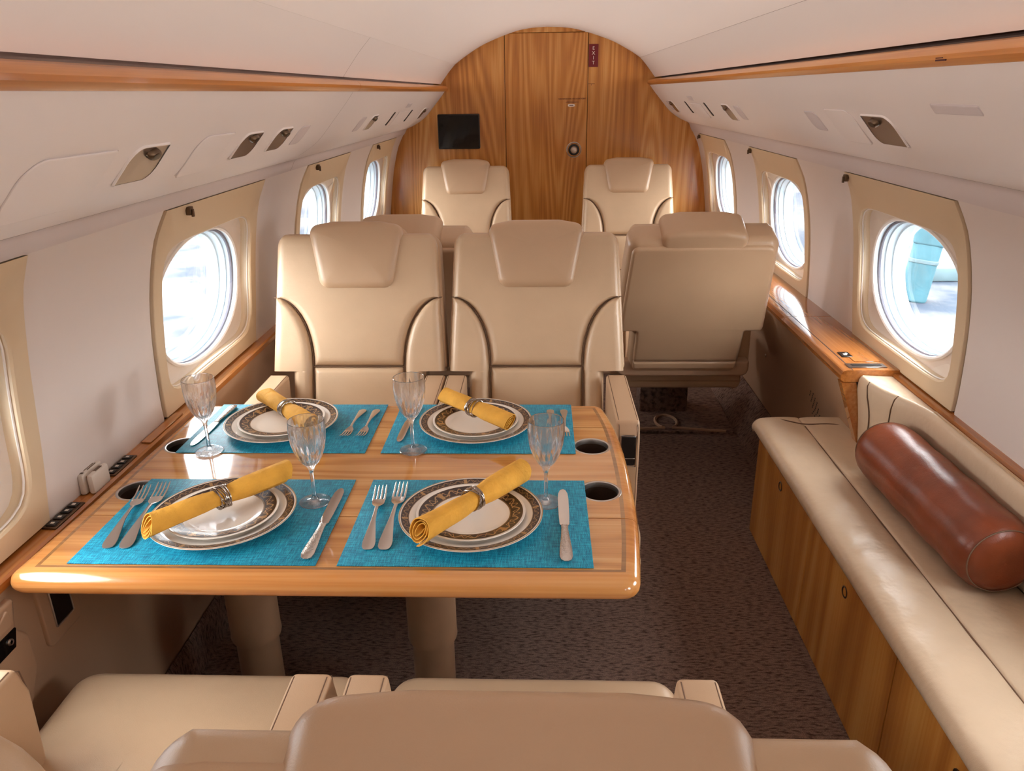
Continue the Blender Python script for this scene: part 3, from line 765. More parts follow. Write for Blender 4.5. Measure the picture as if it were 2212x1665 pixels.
for s, y, lb in ((-1, 3.585, 'thin dark slot nearer the table in the left valance'), (-1, 4.075, 'thin dark slot nearer the bulkhead in the left valance'), (1, 3.61, 'thin dark slot nearer the divan in the right valance'), (1, 4.085, 'thin dark slot nearer the bulkhead in the right valance')):
    t = tag(obj('air_slot', slab(leaf(0.012, 0.036, 0.011), -0.003, 0.0026, 0, 0.001, 1), M['black']), lb, 'vent'); t.matrix_world = valance_frame(s, y, 1.357 if s < 0 else 1.378)
for s, y in ((-1, 3.83), (1, 3.84)):
    cover(s, y, 0.13, 0.040, 'blank flush cover between the two dark slots of the %s valance' % ('left' if s < 0 else 'right'), 1.352 if s < 0 else 1.368, 0.003)
    cover(s, y + 0.02, 0.06, 0.011, 'small flush plate above the blank cover of the %s valance' % ('left' if s < 0 else 'right'), 1.408 if s < 0 else 1.421, 0.002, 'label_plate', 'cornice')

# ------------------------------------------------------------------ seats
def make_seat(lean_deg, cw=0.262, ash=False, aoff=0.0, up=0.034, cr=0.030, plinth=(-0.115, 0.115, -0.12, 0.10), T=0.672, cf=0.545, af=0.327, hw=0.149, bc=0.04):
    t = empty('cabin_seat'); Lr = R_(lean_deg); sn, cs = math.sin(Lr), math.cos(Lr)
    HZ = 0.42
    def P(x, tt, n): return (x, tt * sn - n * cs, HZ + tt * cs + n * sn)
    tn = (0.655 - HZ) / cs + 0.002
    def wd(tt): return 0.273 - 0.022 * max(0, tt - tn) / (T - tn)
    NW = 0.208
    body = round_poly([(-NW, 0.04), (NW, 0.04), (NW, tn), (wd(tn), tn), (wd(T), T), (-wd(T), T), (-wd(tn), tn), (-NW, tn)], [0.01, 0.01, 0.006, 0.018, bc, bc, 0.018, 0.006], 6)
    back = obj('backrest', slab(body, -0.105, -0.008, 0.030, 0.010, 5, fn=lambda u, v, h: P(u, v, h)), M['leather2'], t, ang=50)
    # rear shell
    rear = round_poly([(-NW + 0.012, 0.132), (NW - 0.012, 0.132), (NW - 0.012, tn + 0.02), (wd(tn) - 0.014, tn + 0.02), (wd(T) - 0.012, T - 0.022), (-wd(T) + 0.012, T - 0.022), (-wd(tn) + 0.014, tn + 0.02), (-NW + 0.012, tn + 0.02)], [0.004, 0.004, 0.006, 0.012, 0.03, 0.03, 0.012, 0.006], 5)
    obj('rear_shell', slab(rear, 0.0, 0.016, 0, 0.012, 4, fn=lambda u, v, h: P(-u, v, -0.101 - h)), M['leather2'], t, ang=50)
    # padded front panels
    TW, TLb, XS = 0.475, 0.262, 0.142          # wing seam start, lumbar seam, inner width
    def seam(tt):
        if tt <= TLb: return XS
        f = (tt - TLb) / (TW - TLb); f = min(1, max(0, f))
        w = wd(TW)
        return XS + (w - XS) * (1 - math.sqrt(max(0, 1 - f ** 2.1)) ** 1.0) if True else 0
    def rows_panel(ts, xl, xr, h, rad, zoff=0.0, top=True, bot=True):
        rows = []; t0, t1 = ts[0], ts[-1]
        for tt in ts:
            a, b = xl(tt), xr(tt); w = b - a
            ds = [0, 0.0015, 0.004, 0.008, 0.013, 0.02, 0.03]
            us = ([d for d in ds] if w > 0.08 else [w * 0.5 * i / 7 for i in range(7)])
            m = 8; inner = [us[-1] + (w - 2 * us[-1]) * i / m for i in range(1, m)]
            xs = us + inner + [w - d for d in reversed(us)]
            row = []
            for d in xs:
                e = min(d, w - d)
                if top: e = min(e, t1 - tt)
                if bot: e = min(e, tt - t0)
                q = min(1, max(0, e) / rad); f = math.sqrt(max(0, 1 - (1 - q) ** 2))
                row.append(P(a + d, tt, (-0.012 + zoff + h * f) if e > 1e-5 else -0.032))
            rows.append(row)
        return grid(rows)
    def dense(a, b, n, r=0.02):
        d = [0, 0.0015, 0.004, 0.008, 0.013, r]
        return [a + x for x in d] + [a + r + (b - a - 2 * r) * i / n for i in range(1, n)] + [b - x for x in reversed(d)]
    g = 0.0016
    up_ts = sorted(set([TLb + x for x in (0, 0.0015, 0.004, 0.008, 0.013, 0.02)] + [TLb + (TW - TLb) * (1 - (1 - i / 26) ** 1.9) for i in range(2, 27)] + dense(TW + 0.005, T - 0.002, 8)))
    def cornr(tt, R=bc): return R - math.sqrt(max(0, R * R - (tt - (T - R)) ** 2)) if tt > T - R else 0.0
    def upx(tt): return (seam(tt) if tt < TW else wd(tt) - 0.003 - cornr(tt)) - g
    obj('centre_panel', rows_panel(up_ts, lambda q: -upx(q), lambda q: upx(q), 0.032, 0.024), M['leather'], back, ang=70)
    lo_ts = dense(0.0, TLb - 0.001, 8)
    obj('lumbar_panel', rows_panel(lo_ts, lambda q: -XS + g, lambda q: XS - g, 0.032, 0.02), M['leather'], back, ang=70)
    wt = sorted(set([0.0, 0.01, 0.03, 0.08, 0.14, 0.2, tn - 0.012, tn - 0.005, tn - 0.0002, tn, tn + 0.002, tn + 0.006, tn + 0.012, tn + 0.02] + [TLb + (TW - TLb) * (1 - (1 - i / 30) ** 2.0) for i in range(31)]))
    wt = [q for q in wt if q < TW - 0.0004]
    def ox(q): return (wd(q) - 0.004) if q >= tn else NW - 0.002
    for s in (-1, 1):
        if s > 0: obj('wing_panel', rows_panel(wt, lambda q: seam(q) + g, ox, 0.040, 0.024, -0.002, True, True), M['leather'], back, ang=70)
        else: obj('wing_panel', rows_panel(wt, lambda q: -ox(q), lambda q: -seam(q) - g, 0.040, 0.024, -0.002, True, True), M['leather'], back, ang=70)
        pth = [P(s * seam(q), q, 0.004) for q in [0.02 + (TLb - 0.02) * i / 6 for i in range(6)] + [TLb + (TW - TLb) * (1 - (1 - i / 24) ** 1.9) for i in range(25)]]
        obj('seam', tube(pth, 0.0015, 5), M['stitch'], back)
        ep = [P(s * (wd(q) - 0.012), q, -0.004 + 0.014 * (1 if q > TW else 0.6)) for q in [tn + 0.03 + (T - bc - 0.035 - tn) * i / 14 for i in range(15)]]
        obj('stitching', tube(ep, 0.0009, 4), M['piping'], back)
    obj('seam', tube([P(-XS + 2 * XS * i / 8, TLb - 0.0005, 0.006) for i in range(9)], 0.0015, 5), M['stitch'], back)
    # headrest pad, wrapping over the top of the backrest
    hr = round_poly([(-hw + 0.037, T - 0.172), (hw - 0.037, T - 0.172), (hw, T + up - 0.014), (0.07, T + up), (-0.07, T + up), (-hw, T + up - 0.014)], [0.034, 0.034, cr, 0.06, 0.06, cr], 6)
    obj('headrest', slab(hr, -0.112, 0.036, 0.020, 0.028, 6, fn=lambda u, v, h: P(u, v, h), dome=((0.8, 0.003), (0.5, 0.0055), (0.2, 0.0065))), M['leather2'], t, ang=60)
    # seat cushion: wider ahead of the armrests
    cpoly = round_poly([(-cw + aoff, -cf), (cw + aoff, -cf), (cw + aoff, -0.002), (-cw + aoff, -0.002)], [0.05, 0.05, 0.01, 0.01], 6)
    cush = obj('seat_cushion', slab(cpoly, 0.315, 0.462, 0.03, 0.042, 6, dome=((0.85, 0.005), (0.6, 0.009), (0.3, 0.011))), M['leather'], t, ang=60)
    obj('piping', tube([(x, y, 0.352) for x, y in inset(cpoly, -0.001)], 0.003, 5, closed=True), M['piping'], cush)
    # base pan, skirt and carpeted plinth
    obj('seat_pan', slab(round_poly([(-0.235, -0.47), (0.235, -0.47), (0.235, -0.22), (-0.235, -0.22)], 0.03), 0.245, 0.318, 0.02, 0.006), M['lower'], t, ang=50)
    obj('rear_flap', slab(round_poly([(-0.195, 0.092), (0.195, 0.092), (0.195, 0.127), (-0.195, 0.127)], 0.004), 0, 0.02, 0, 0.008, fn=lambda u, v, h: P(-u, v, -0.098 - h)), M['leather2'], t)
    obj('rear_skirt', slab(round_poly([(-0.255, 0.418), (0.255, 0.418), (0.255, 0.482), (-0.255, 0.482)], [0.045, 0.045, 0.008, 0.008]), 0.075, 0.125, 0, 0.012, fn=lambda u, v, h: (-u, h, v)), M['lower'], t)
    obj('plinth', box(*plinth, 0.0, 0.225, 0.012), M['carpet'], t)
    # armrests
    for s in (-1, 1):
        ap = round_poly([(0.045, 0.40), (0.045, 0.6555), (-af + 0.017, 0.6555), (-af, 0.60), (-af + 0.017, 0.27)], [0.01, 0.012, 0.014, 0.03, 0.01], 5)
        x0, x1 = (0.212, 0.273) if s > 0 else (-0.273, -0.212)
        ar = obj('armrest', slab(ap, x0, x1, 0.009, 0.009, 4, fn=lambda u, v, h: (h, u, v)), M['leather2'], t, ang=50)
        for xx in (x0 + 0.006, x1 - 0.006):
            obj('stitching', tube([(xx, 0.04, 0.6545), (xx, -af + 0.027, 0.6545), (xx, -af + 0.007, 0.640), (xx, -af + 0.0015, 0.60), (xx, -af + 0.016, 0.30)], 0.0012, 5), M['stitch'], ar)
        if ash and s > 0:
            ac = obj('ashtray', join([box(x0 + 0.012, x1 - 0.012, -0.331, -0.305, 0.535, 0.620, 0.003, 1)]), M['black'], ar)
            fr = [(x0 + 0.011, -0.3305, 0.622), (x1 - 0.011, -0.3305, 0.622), (x1 - 0.011, -0.3305, 0.533), (x0 + 0.011, -0.3305, 0.533)]
            obj('ashtray_frame', join([tube(fr, 0.0022, 6, closed=True), tube([(x0 + 0.013, -0.332, 0.557), (x1 - 0.013, -0.332, 0.557)], 0.0018, 6)]), M['polished'], ac)
            obj('recline_button', xf(lathe([(0.0, 0.003), (0.007, 0.003), (0.009, 0.0)], 16), Matrix.Translation((x0 - 0.001, -0.27, 0.60)) @ Matrix.Rotation(-PI / 2, 4, 'Y')), M['steel'], ar)
    return t
def seat(proto, loc, rz, label, used=[]):
    o = proto if proto not in used else copy_tree(proto); used.append(proto)
    o.location = loc; o.rotation_euler = (0, 0, rz); tag(o, label, 'seat', 'tan leather cabin seats'); return o
A = make_seat(17); B = make_seat(17, ash=True); Cc = make_seat(24, plinth=(-0.155, 0.075, -0.62, -0.49)); fg = dict(bc=0.062, hw=0.158, up=0.022, cr=0.045, T=0.69, cf=0.597, af=0.383); D = make_seat(15, 0.275, aoff=0.012, **fg); Ff = make_seat(15, **fg)
seat(A, (-0.602, 2.145, 0), 0, 'tan leather seat beyond the table, next to the left window wall')
seat(B, (-0.052, 2.145, 0), 0, 'tan leather seat beyond the table with an ashtray in its aisle armrest')
seat(A, (-0.478, 4.43, 0), 0, 'tan leather seat against the bulkhead under the black monitor')
seat(A, (0.472, 4.43, 0), 0, 'tan leather seat against the bulkhead beside the door knob and EXIT sign')
seat(Cc, (-0.520, 2.93, 0), PI, 'tan leather seat on the left turned away behind the table seat, only its top showing')
seat(Cc, (0.510, 2.93, 0), PI, 'tan leather seat across the aisle showing its plain back, above the carpeted block')
seat(Ff, (-0.052, 0.535, 0), PI, 'tan leather aisle-side seat pulled up to the front leaf of the table')
seat(D, (-0.622, 0.535, 0), PI, 'tan leather window-side seat pulled up to the front leaf of the table')

# ------------------------------------------------------------------ dining table
ZT, YF, YK = 0.700, 1.068, 1.848
def TLf(y): return -0.960 + (y - 1.07) * 0.03
TL = -0.945
_xr = spline([(1.0, 0.112), (1.07, 0.128), (1.27, 0.148), (1.48, 0.154), (1.69, 0.146), (1.85, 0.120), (1.9, 0.10)], 8)
def TR(y):
    for (a, x0), (b, x1) in zip(_xr, _xr[1:]):
        if a <= y <= b: return x0 + (x1 - x0) * (y - a) / (b - a)
    return 0.12
def table_section(y0, y1, nose0, nose1, r=0.022):
    rows = []
    ys = []
    Q = 7
    if nose0: ys += [(y0 + r * (1 - math.sin(PI / 2 * (1 - k / Q))), r * math.cos(PI / 2 * (1 - k / Q))) for k in range(Q + 1)]
    else: ys.append((y0, r))
    a = ys[-1][0]; b = y1 - r if nose1 else y1
    ys += [(a + (b - a) * k / 14, r) for k in range(1, 15)]
    if nose1: ys += [(y1 - r * (1 - math.sin(PI / 2 * k / Q)), r * math.cos(PI / 2 * k / Q)) for k in range(1, Q + 1)]
    zc = ZT - r
    for y, h in ys:
        ci = 0.0; R = 0.026
        for d in ([y - y0] if nose0 else []) + ([y1 - y] if nose1 else []):
            if d < R: ci = max(ci, R - math.sqrt(max(0, R * R - (R - d) ** 2)))
        xl, xr = TLf(y) + ci, TR(y) - ci; row = []
        for k in range(Q + 1):
            q = PI * k / Q; row.append((xl + r * (1 - math.sin(q)), y, zc - h * math.cos(q)))
        for k in range(1, 6): row.append((xl + r + (xr - xl - 2 * r) * k / 6, y, zc + h))
        for k in range(Q + 1):
            q = PI * k / Q; row.append((xr - r * (1 - math.sin(q)), y, zc + h * math.cos(q)))
        rows.append(row)
    n = len(rows[0]); V = [p for r_ in rows for p in r_]; F = []
    for k in range(len(rows) - 1):
        for i in range(n): F.append((k * n + i, k * n + (i + 1) % n, (k + 1) * n + (i + 1) % n, (k + 1) * n + i))
    if not nose0: F.append(tuple(range(n)))
    if not nose1: F.append(tuple(range((len(rows) - 1) * n, len(rows) * n)))
    return V, F
tb = thing('dining_table', 'oak dining table with two folding leaves set for four', 'table')
S1, S2 = 1.272, 1.692
obj('table_leaf', table_section(YF, S1 - 0.0008, True, False), M['tableedge'], tb, ang=30)
obj('table_leaf', table_section(S2 + 0.0008, YK, False, True), M['tableedge'], tb, ang=30)
mid = obj('table_centre', table_section(S1 + 0.0008, S2 - 0.0008, False, False), M['tableedge'], tb, ang=30)
CUPS = [(0.078, 1.588), (0.082, 1.378), (-0.872, 1.372), (-0.872, 1.588)]
cut = obj('cut', join([xf(lathe([(0.0388, -0.1), (0.0388, 0.1)], 40), Matrix.Translation((x, y, ZT))) for x, y in CUPS]), None)
def boolean(o, tool):
    md = o.modifiers.new('b', 'BOOLEAN'); md.operation = 'DIFFERENCE'; md.object = tool; md.solver = 'EXACT'
    dg = bpy.context.evaluated_depsgraph_get(); dg.update()
    nm = bpy.data.meshes.new_from_object(o.evaluated_get(dg)); o.modifiers.clear(); o.data = nm
    nm.shade_smooth(); nm.set_sharp_from_angle(angle=math.radians(30))
boolean(mid, cut)
# veneered fields inside the solid edge, and the darker inlaid line between them
def field(y0, y1, x0, d0, nm, mt, h, holes=False):
    x0 -= 0.004
    n = 14; pts = [(x0, y0)] + [(TR(y0 + (y1 - y0) * k / n) - d0, y0 + (y1 - y0) * k / n) for k in range(n + 1)] + [(x0, y1)]
    o = obj(nm, slab(pts, ZT - 0.002, ZT + h), mt, tb, smooth=False)
    if holes: boolean(o, cut)
    return o
field(YF + 0.030, S1 - 0.0012, TL + 0.030, 0.026, 'inlay', M['inlay'], 0.0003)
field(YF + 0.036, S1 - 0.0012, TL + 0.037, 0.034, 'veneer', M['tablewood'], 0.0006)
field(S1 + 0.0012, S2 - 0.0012, TL + 0.030, 0.026, 'inlay', M['inlay'], 0.0003, True)
field(S1 + 0.0012, S2 - 0.0012, TL + 0.037, 0.034, 'veneer', M['tablewood'], 0.0006, True)
field(S2 + 0.0012, YK - 0.030, TL + 0.030, 0.026, 'inlay', M['inlay'], 0.0003)
field(S2 + 0.0012, YK - 0.036, TL + 0.037, 0.034, 'veneer', M['tablewood'], 0.0006)
cutm = cut.data; bpy.data.objects.remove(cut); bpy.data.meshes.remove(cutm)
for x, y in CUPS:
    ch_ = obj('cup_holder', xf(lathe([(0.0368, -0.010), (0.0372, -0.004), (0.0378, 0.0006), (0.0395, 0.0016), (0.0425, 0.0012), (0.0435, 0.0002), (0.0386, -0.001), (0.0384, -0.02)], 48, False, False), Matrix.Translation((x, y, ZT))), M['steel'], tb)
    obj('well', xf(lathe([(0.0, -0.075), (0.030, -0.075), (0.034, -0.071), (0.0368, -0.010)], 48, False, False), Matrix.Translation((x, y, ZT))), M['cupwell'], ch_)
for lx in (-0.712, -0.292):
    obj('leg', xf(lathe([(0.062, 0.0), (0.062, 0.012), (0.049, 0.016), (0.049, 0.262), (0.0505, 0.268), (0.0565, 0.270), (0.058, 0.276), (0.057, 0.29), (0.057, 0.655)], 40), Matrix.Translation((lx, 1.46, 0))), M['legpaint'], tb)

# ------------------------------------------------------------------ table settings
ZM = ZT + 0.0032
def placemat(x0, x1, y0, y1, label, rz=0.0):
    cx, cy = (x0 + x1) / 2, (y0 + y1) / 2; a, b = (x1 - x0) / 2, (y1 - y0) / 2
    V, F = slab([(-a, -b), (a, -b), (a, b), (-a, b)], 0, 0.0013, 0, 0.0004, 2)
    o = tag(obj('placemat', (V, F), M['placemat'], loc=(cx, cy, ZT + 0.0018)), label, 'placemat', 'teal woven placemats'); o.rotation_euler = (0, 0, rz)
placemat(-0.866, -0.427, 1.106, 1.418, 'teal woven placemat on the front leaf on the window side')
placemat(-0.390, 0.052, 1.106, 1.418, 'teal woven placemat on the front leaf on the aisle side')
placemat(-0.872, -0.436, 1.546, 1.832, 'teal woven placemat on the far leaf on the window side')
placemat(-0.400, 0.040, 1.546, 1.832, 'teal woven placemat on the far leaf on the aisle side')

WHERE = {'FL': ('front window-side', (-0.645, 1.258)), 'FR': ('front aisle-side', (-0.170, 1.258)), 'BL': ('far window-side', (-0.672, 1.695)), 'BR': ('far aisle-side', (-0.196, 1.695))}
dp = thing('dinner_plate', '', 'plate', group='dinner plates')
obj('plate_body', lathe([(0.0, 0.0035), (0.080, 0.0038), (0.090, 0.0055), (0.100, 0.010), (0.116, 0.0150), (0.134, 0.0188), (0.1358, 0.0188), (0.1358, 0.0175), (0.118, 0.0125), (0.098, 0.0060), (0.086, 0.0), (0.0, 0.0)], 96, False, False), M['china'], dp)
obj('rim_band', lathe([(0.1165, 0.01535), (0.125, 0.01715), (0.1315, 0.01850)], 96, False, False), M['band_dinner'], dp)
obj('gold_edge', lathe([(0.1338, 0.0189), (0.1348, 0.0194), (0.1359, 0.0190)], 96, False, False), M['band_salad'], dp)
sp_ = thing('salad_plate', '', 'plate', group='salad plates')
obj('plate_body', lathe([(0.0, 0.0035), (0.056, 0.0037), (0.064, 0.0055), (0.073, 0.0100), (0.101, 0.0158), (0.1032, 0.0160), (0.1032, 0.0145), (0.074, 0.0075), (0.066, 0.001), (0.060, 0.0), (0.0, 0.0)], 80, False, False), M['china'], sp_)
obj('rim_band', lathe([(0.0735, 0.01042), (0.086, 0.01305), (0.0985, 0.0157)], 96, False, False), M['band_salad'], sp_)
def napkin_mesh(L, seed):
    rnd = random.Random(seed); turns = 3.3; n = 84; st = 22
    ph = rnd.uniform(0, 6); V, F = [], []; per = 2 * n
    wob = [rnd.uniform(-1, 1) for _ in range(8)]
    for k in range(st + 1):
        u = -1 + 2 * k / st
        pin = 1.0 - 0.22 * math.exp(-(u / 0.22) ** 2) + 0.06 * math.sin(3 * u + wob[0])
        flare = 1 + 0.10 * u * u
        for side in (0, 1):
            rng = range(n) if side == 0 else range(n - 1, -1, -1)
            for i in rng:
                f = i / (n - 1); a = ph + f * turns * 2 * PI
                r = (0.0045 + 0.0195 * f) * pin * flare + (0.0011 if side == 0 else -0.0006)
                r *= 1 + 0.035 * math.sin(3 * a + wob[1] * 3 + 2.2 * u) + 0.02 * math.sin(5 * a - 4 * u + wob[2] * 4)
                skew = 0.010 * math.sin(a + wob[3]) * abs(u) ** 4
                V.append((u * L / 2 + skew + 0.004 * f * u, r * math.cos(a), 0.88 * r * math.sin(a)))
    for k in range(st):
        for i in range(per):
            j = (i + 1) % per; F.append((k * per + i, k * per + j, (k + 1) * per + j, (k + 1) * per + i))
    for k in (0, st):
        for i in range(n - 1):
            a, b = k * per + i, k * per + i + 1; c, d = k * per + per - 2 - i, k * per + per - 1 - i
            F.append((a, b, c, d))
    return V, F
def ring_mesh(seed):
    rnd = random.Random(seed); parts = []
    for w in range(9):
        t1 = rnd.uniform(-0.62, 0.62); p1 = rnd.uniform(0, 6.28); off = rnd.uniform(-0.010, 0.010); rr = 0.0222 + rnd.uniform(-0.0007, 0.0009)
        parts.append(tube([(off + 0.011 * t1 * 2 * math.sin(a + p1), rr * math.cos(a), 0.92 * rr * math.sin(a)) for a in [2 * PI * i / 36 for i in range(36)]], 0.00135, 6, closed=True))
    return join(parts)
glass_prof = [(0.0, 0.0), (0.030, 0.0), (0.0312, 0.0012), (0.0300, 0.0024), (0.018, 0.0040), (0.0075, 0.0075), (0.0045, 0.014), (0.0039, 0.030), (0.0040, 0.058), (0.0050, 0.070), (0.0085, 0.079), (0.0165, 0.0880), (0.0240, 0.1000),
              (0.0295, 0.114), (0.0330, 0.128), (0.0350, 0.142), (0.0356, 0.155), (0.0352, 0.168), (0.0346, 0.1765), (0.0338, 0.1775), (0.0331, 0.1765), (0.0338, 0.160), (0.0336, 0.145), (0.0310, 0.126), (0.0262, 0.108), (0.0190, 0.0945), (0.0090, 0.0868), (0.0, 0.0855)]
def flute(r, z, a, k):
    if 9 <= k <= 15:
        w = {9: 0.4, 10: 0.8, 11: 1, 12: 1, 13: 0.9, 14: 0.7, 15: 0.35}[k]
        return r * (1 - 0.085 * w * abs(math.sin(9 * a)) ** 1.5 * (1.0 if z < 0.118 or math.sin(9 * a) > 0 else 0.35))
    if 6 <= k <= 9: return r * (1 - 0.06 * abs(math.cos(3 * a)))
    return r
glass_me = mesh(*lathe(glass_prof, 108, False, False, flute)); finish(glass_me, True, 24)
def loft(st, mt=None):
    """stations (y, half width, z, half thickness) -> rounded flat bar along Y"""
    V, F = [], []; n = 8
    for y, w, z, t in st:
        for k in range(n):
            a = 2 * PI * (k + 0.5) / n; c, s_ = math.cos(a), math.sin(a)
            V.append((w * (abs(c) ** 0.6) * (1 if c > 0 else -1), y, z + t * (abs(s_) ** 0.8) * (1 if s_ > 0 else -1)))
    for k in range(len(st) - 1):
        for i in range(n):
            j = (i + 1) % n; F.append((k * n + i, k * n + j, (k + 1) * n + j, (k + 1) * n + i))
    F.append(tuple(range(n - 1, -1, -1))); F.append(tuple(range((len(st) - 1) * n, len(st) * n)))
    return V, F
fk = thing('fork', '', 'fork', group='forks on the placemats')
obj('handle', loft([(0.0, 0.004, 0.002, 0.0006), (0.003, 0.0085, 0.0021, 0.0010), (0.010, 0.0112, 0.0025, 0.0012), (0.022, 0.0115, 0.0034, 0.0012), (0.05, 0.0082, 0.0062, 0.0013), (0.085, 0.0042, 0.0085, 0.0015), (0.115, 0.0030, 0.0085, 0.0016), (0.135, 0.0034, 0.0068, 0.0014)]), M['steel'], fk)
hd = [loft([(0.134, 0.0034, 0.0068, 0.0014), (0.142, 0.0085, 0.0052, 0.0011), (0.150, 0.0118, 0.0040, 0.0010), (0.166, 0.0124, 0.0036, 0.0010)])]
for i in range(4):
    x = -0.0105 + 0.007 * i
    hd.append([(p[0] + x, p[1], p[2]) for p in loft([(0.162, 0.0019, 0.0036, 0.0010), (0.185, 0.0017, 0.0052, 0.0009), (0.203, 0.0013, 0.0095, 0.0008), (0.209, 0.0005, 0.0115, 0.0004)])[0]])
    hd[-1] = (hd[-1], loft([(0.162, 0.0019, 0.0036, 0.0010), (0.185, 0.0017, 0.0052, 0.0009), (0.203, 0.0013, 0.0095, 0.0008), (0.209, 0.0005, 0.0115, 0.0004)])[1])
obj('head', join(hd), M['polished'], fk)
kf = thing('table_knife', '', 'knife', group='table knives')
obj('handle', loft([(0.0, 0.003, 0.0040, 0.001), (0.003, 0.0088, 0.0042, 0.003), (0.012, 0.0112, 0.0044, 0.004), (0.035, 0.0105, 0.0044, 0.0042), (0.07, 0.0075, 0.0042, 0.0036), (0.095, 0.0060, 0.0040, 0.0030), (0.108, 0.0066, 0.0038, 0.0026)]), M['hammered'], kf)
obj('blade', [(x if y < 0.12 else x + (0.002 if x > 0 else 0.0), y, z) for x, y, z in loft([(0.107, 0.0062, 0.0036, 0.0018), (0.112, 0.0088, 0.0034, 0.0011), (0.14, 0.0098, 0.0030, 0.0009), (0.20, 0.0102, 0.0026, 0.0008), (0.222, 0.0090, 0.0024, 0.0006), (0.234, 0.0056, 0.0024, 0.0004), (0.238, 0.0018, 0.0024, 0.0003)])[0]] and loft([(0.107, 0.0062, 0.0036, 0.0018), (0.112, 0.0088, 0.0034, 0.0011), (0.14, 0.0098, 0.0030, 0.0009), (0.20, 0.0102, 0.0026, 0.0008), (0.222, 0.0090, 0.0024, 0.0006), (0.234, 0.0056, 0.0024, 0.0004), (0.238, 0.0018, 0.0024, 0.0003)]), M['polished'], kf)
first = {}
def place(proto, key, loc, rz, label, sc=1.0, rx=0.0):
    o = proto if key not in first else copy_tree(proto); first[key] = 1
    o.location = loc; o.rotation_euler = (rx, 0, rz); o.scale = (sc, sc, sc); o['label'] = label; return o
NAP = {'FL': ((-0.648, 1.262), 49.5, 0.275, 0.0), 'FR': ((-0.165, 1.262), 53, 0.28, 0.0), 'BL': ((-0.655, 1.700), -47, 0.245, PI), 'BR': ((-0.196, 1.702), -45, 0.238, PI)}
GL = {'FL': (-0.488, 1.325), 'FR': (-0.028, 1.327), 'BL': (-0.795, 1.552), 'BR': (-0.328, 1.560)}
for k, (wh, (x, y)) in WHERE.items():
    place(dp, 'dp', (x, y, ZM), random.uniform(0, 6), 'white dinner plate with dark patterned rim on the %s placemat' % wh)
    place(sp_, 'sp', (x, y, ZM + 0.0042), random.uniform(0, 6), 'smaller plate with wide dark gold-patterned band stacked on the %s dinner plate' % wh)
    (nx, ny), ang, L, _ = NAP[k]
    zz = ZM + 0.0042 + 0.0160 + 0.0235
    nm = {'FL': 'mustard', 'FR': 'mustard', 'BL': 'mustard', 'BR': 'mustard'}[k]
    o = tag(obj('rolled_napkin', napkin_mesh(L, hash(k) % 7 + {'FL': 3, 'FR': 11, 'BL': 5, 'BR': 8}[k] if False else {'FL': 3, 'FR': 11, 'BL': 5, 'BR': 8}[k]), M['napkin'], loc=(nx, ny, zz), ang=60), 'rolled mustard linen napkin lying across the %s plates' % wh, 'napkin', 'rolled napkins')
    o.rotation_euler = (0, 0, math.radians(ang))
    r = tag(obj('napkin_ring', ring_mesh(40 + ord(k[0]) + ord(k[1])), M['wire'], loc=(nx, ny, zz)), 'silver wire napkin ring round the napkin of the %s setting' % wh, 'napkin ring', 'wire napkin rings')
    r.rotation_euler = (0, 0, math.radians(ang))
    g = bpy.data.objects.new('wine_glass', glass_me); COL.objects.link(g); g.location = (GL[k][0], GL[k][1], ZM)
    tag(g, 'cut crystal wine glass on the %s placemat' % wh, 'wine glass', 'crystal wine glasses')
glass_me.materials.append(M['crystal'])

place(fk, 'fk', (-0.818, 1.150, ZM), R_(9), 'fork on the front window-side placemat, farther from the plate', 1.06)
place(fk, 'fk', (-0.786, 1.150, ZM), R_(8), 'fork on the front window-side placemat, against the plate', 1.12)
place(fk, 'fk', (-0.346, 1.152, ZM), R_(4.5), 'fork on the front aisle-side placemat, farther from the plate', 1.06)
place(fk, 'fk', (-0.317, 1.152, ZM), R_(1.5), 'fork on the front aisle-side placemat, against the plate', 1.12)
place(fk, 'fk', (-0.492, 1.795, ZM), R_(177), 'fork on the far window-side placemat, against the plate', 0.86)
place(fk, 'fk', (-0.457, 1.795, ZM), R_(178), 'fork on the far window-side placemat, farther from the plate', 0.86)
place(fk, 'fk', (-0.014, 1.795, ZM), R_(180), 'fork on the far aisle-side placemat, against the plate', 0.86)
place(fk, 'fk', (0.020, 1.795, ZM), R_(180), 'fork on the far aisle-side placemat, farther from the plate', 0.86)
place(kf, 'kf', (-0.447, 1.118, ZM), R_(0), 'hammered-handle knife on the front window-side placemat', 1.08)
place(kf, 'kf', (0.006, 1.118, ZM), R_(0), 'hammered-handle knife on the front aisle-side placemat', 1.08)
place(kf, 'kf', (-0.836, 1.815, ZM), R_(177), 'knife gleaming on the far window-side placemat by the ledge', 1.0)
place(kf, 'kf', (-0.361, 1.815, ZM), R_(178), 'knife behind the glass on the far aisle-side placemat', 0.9)

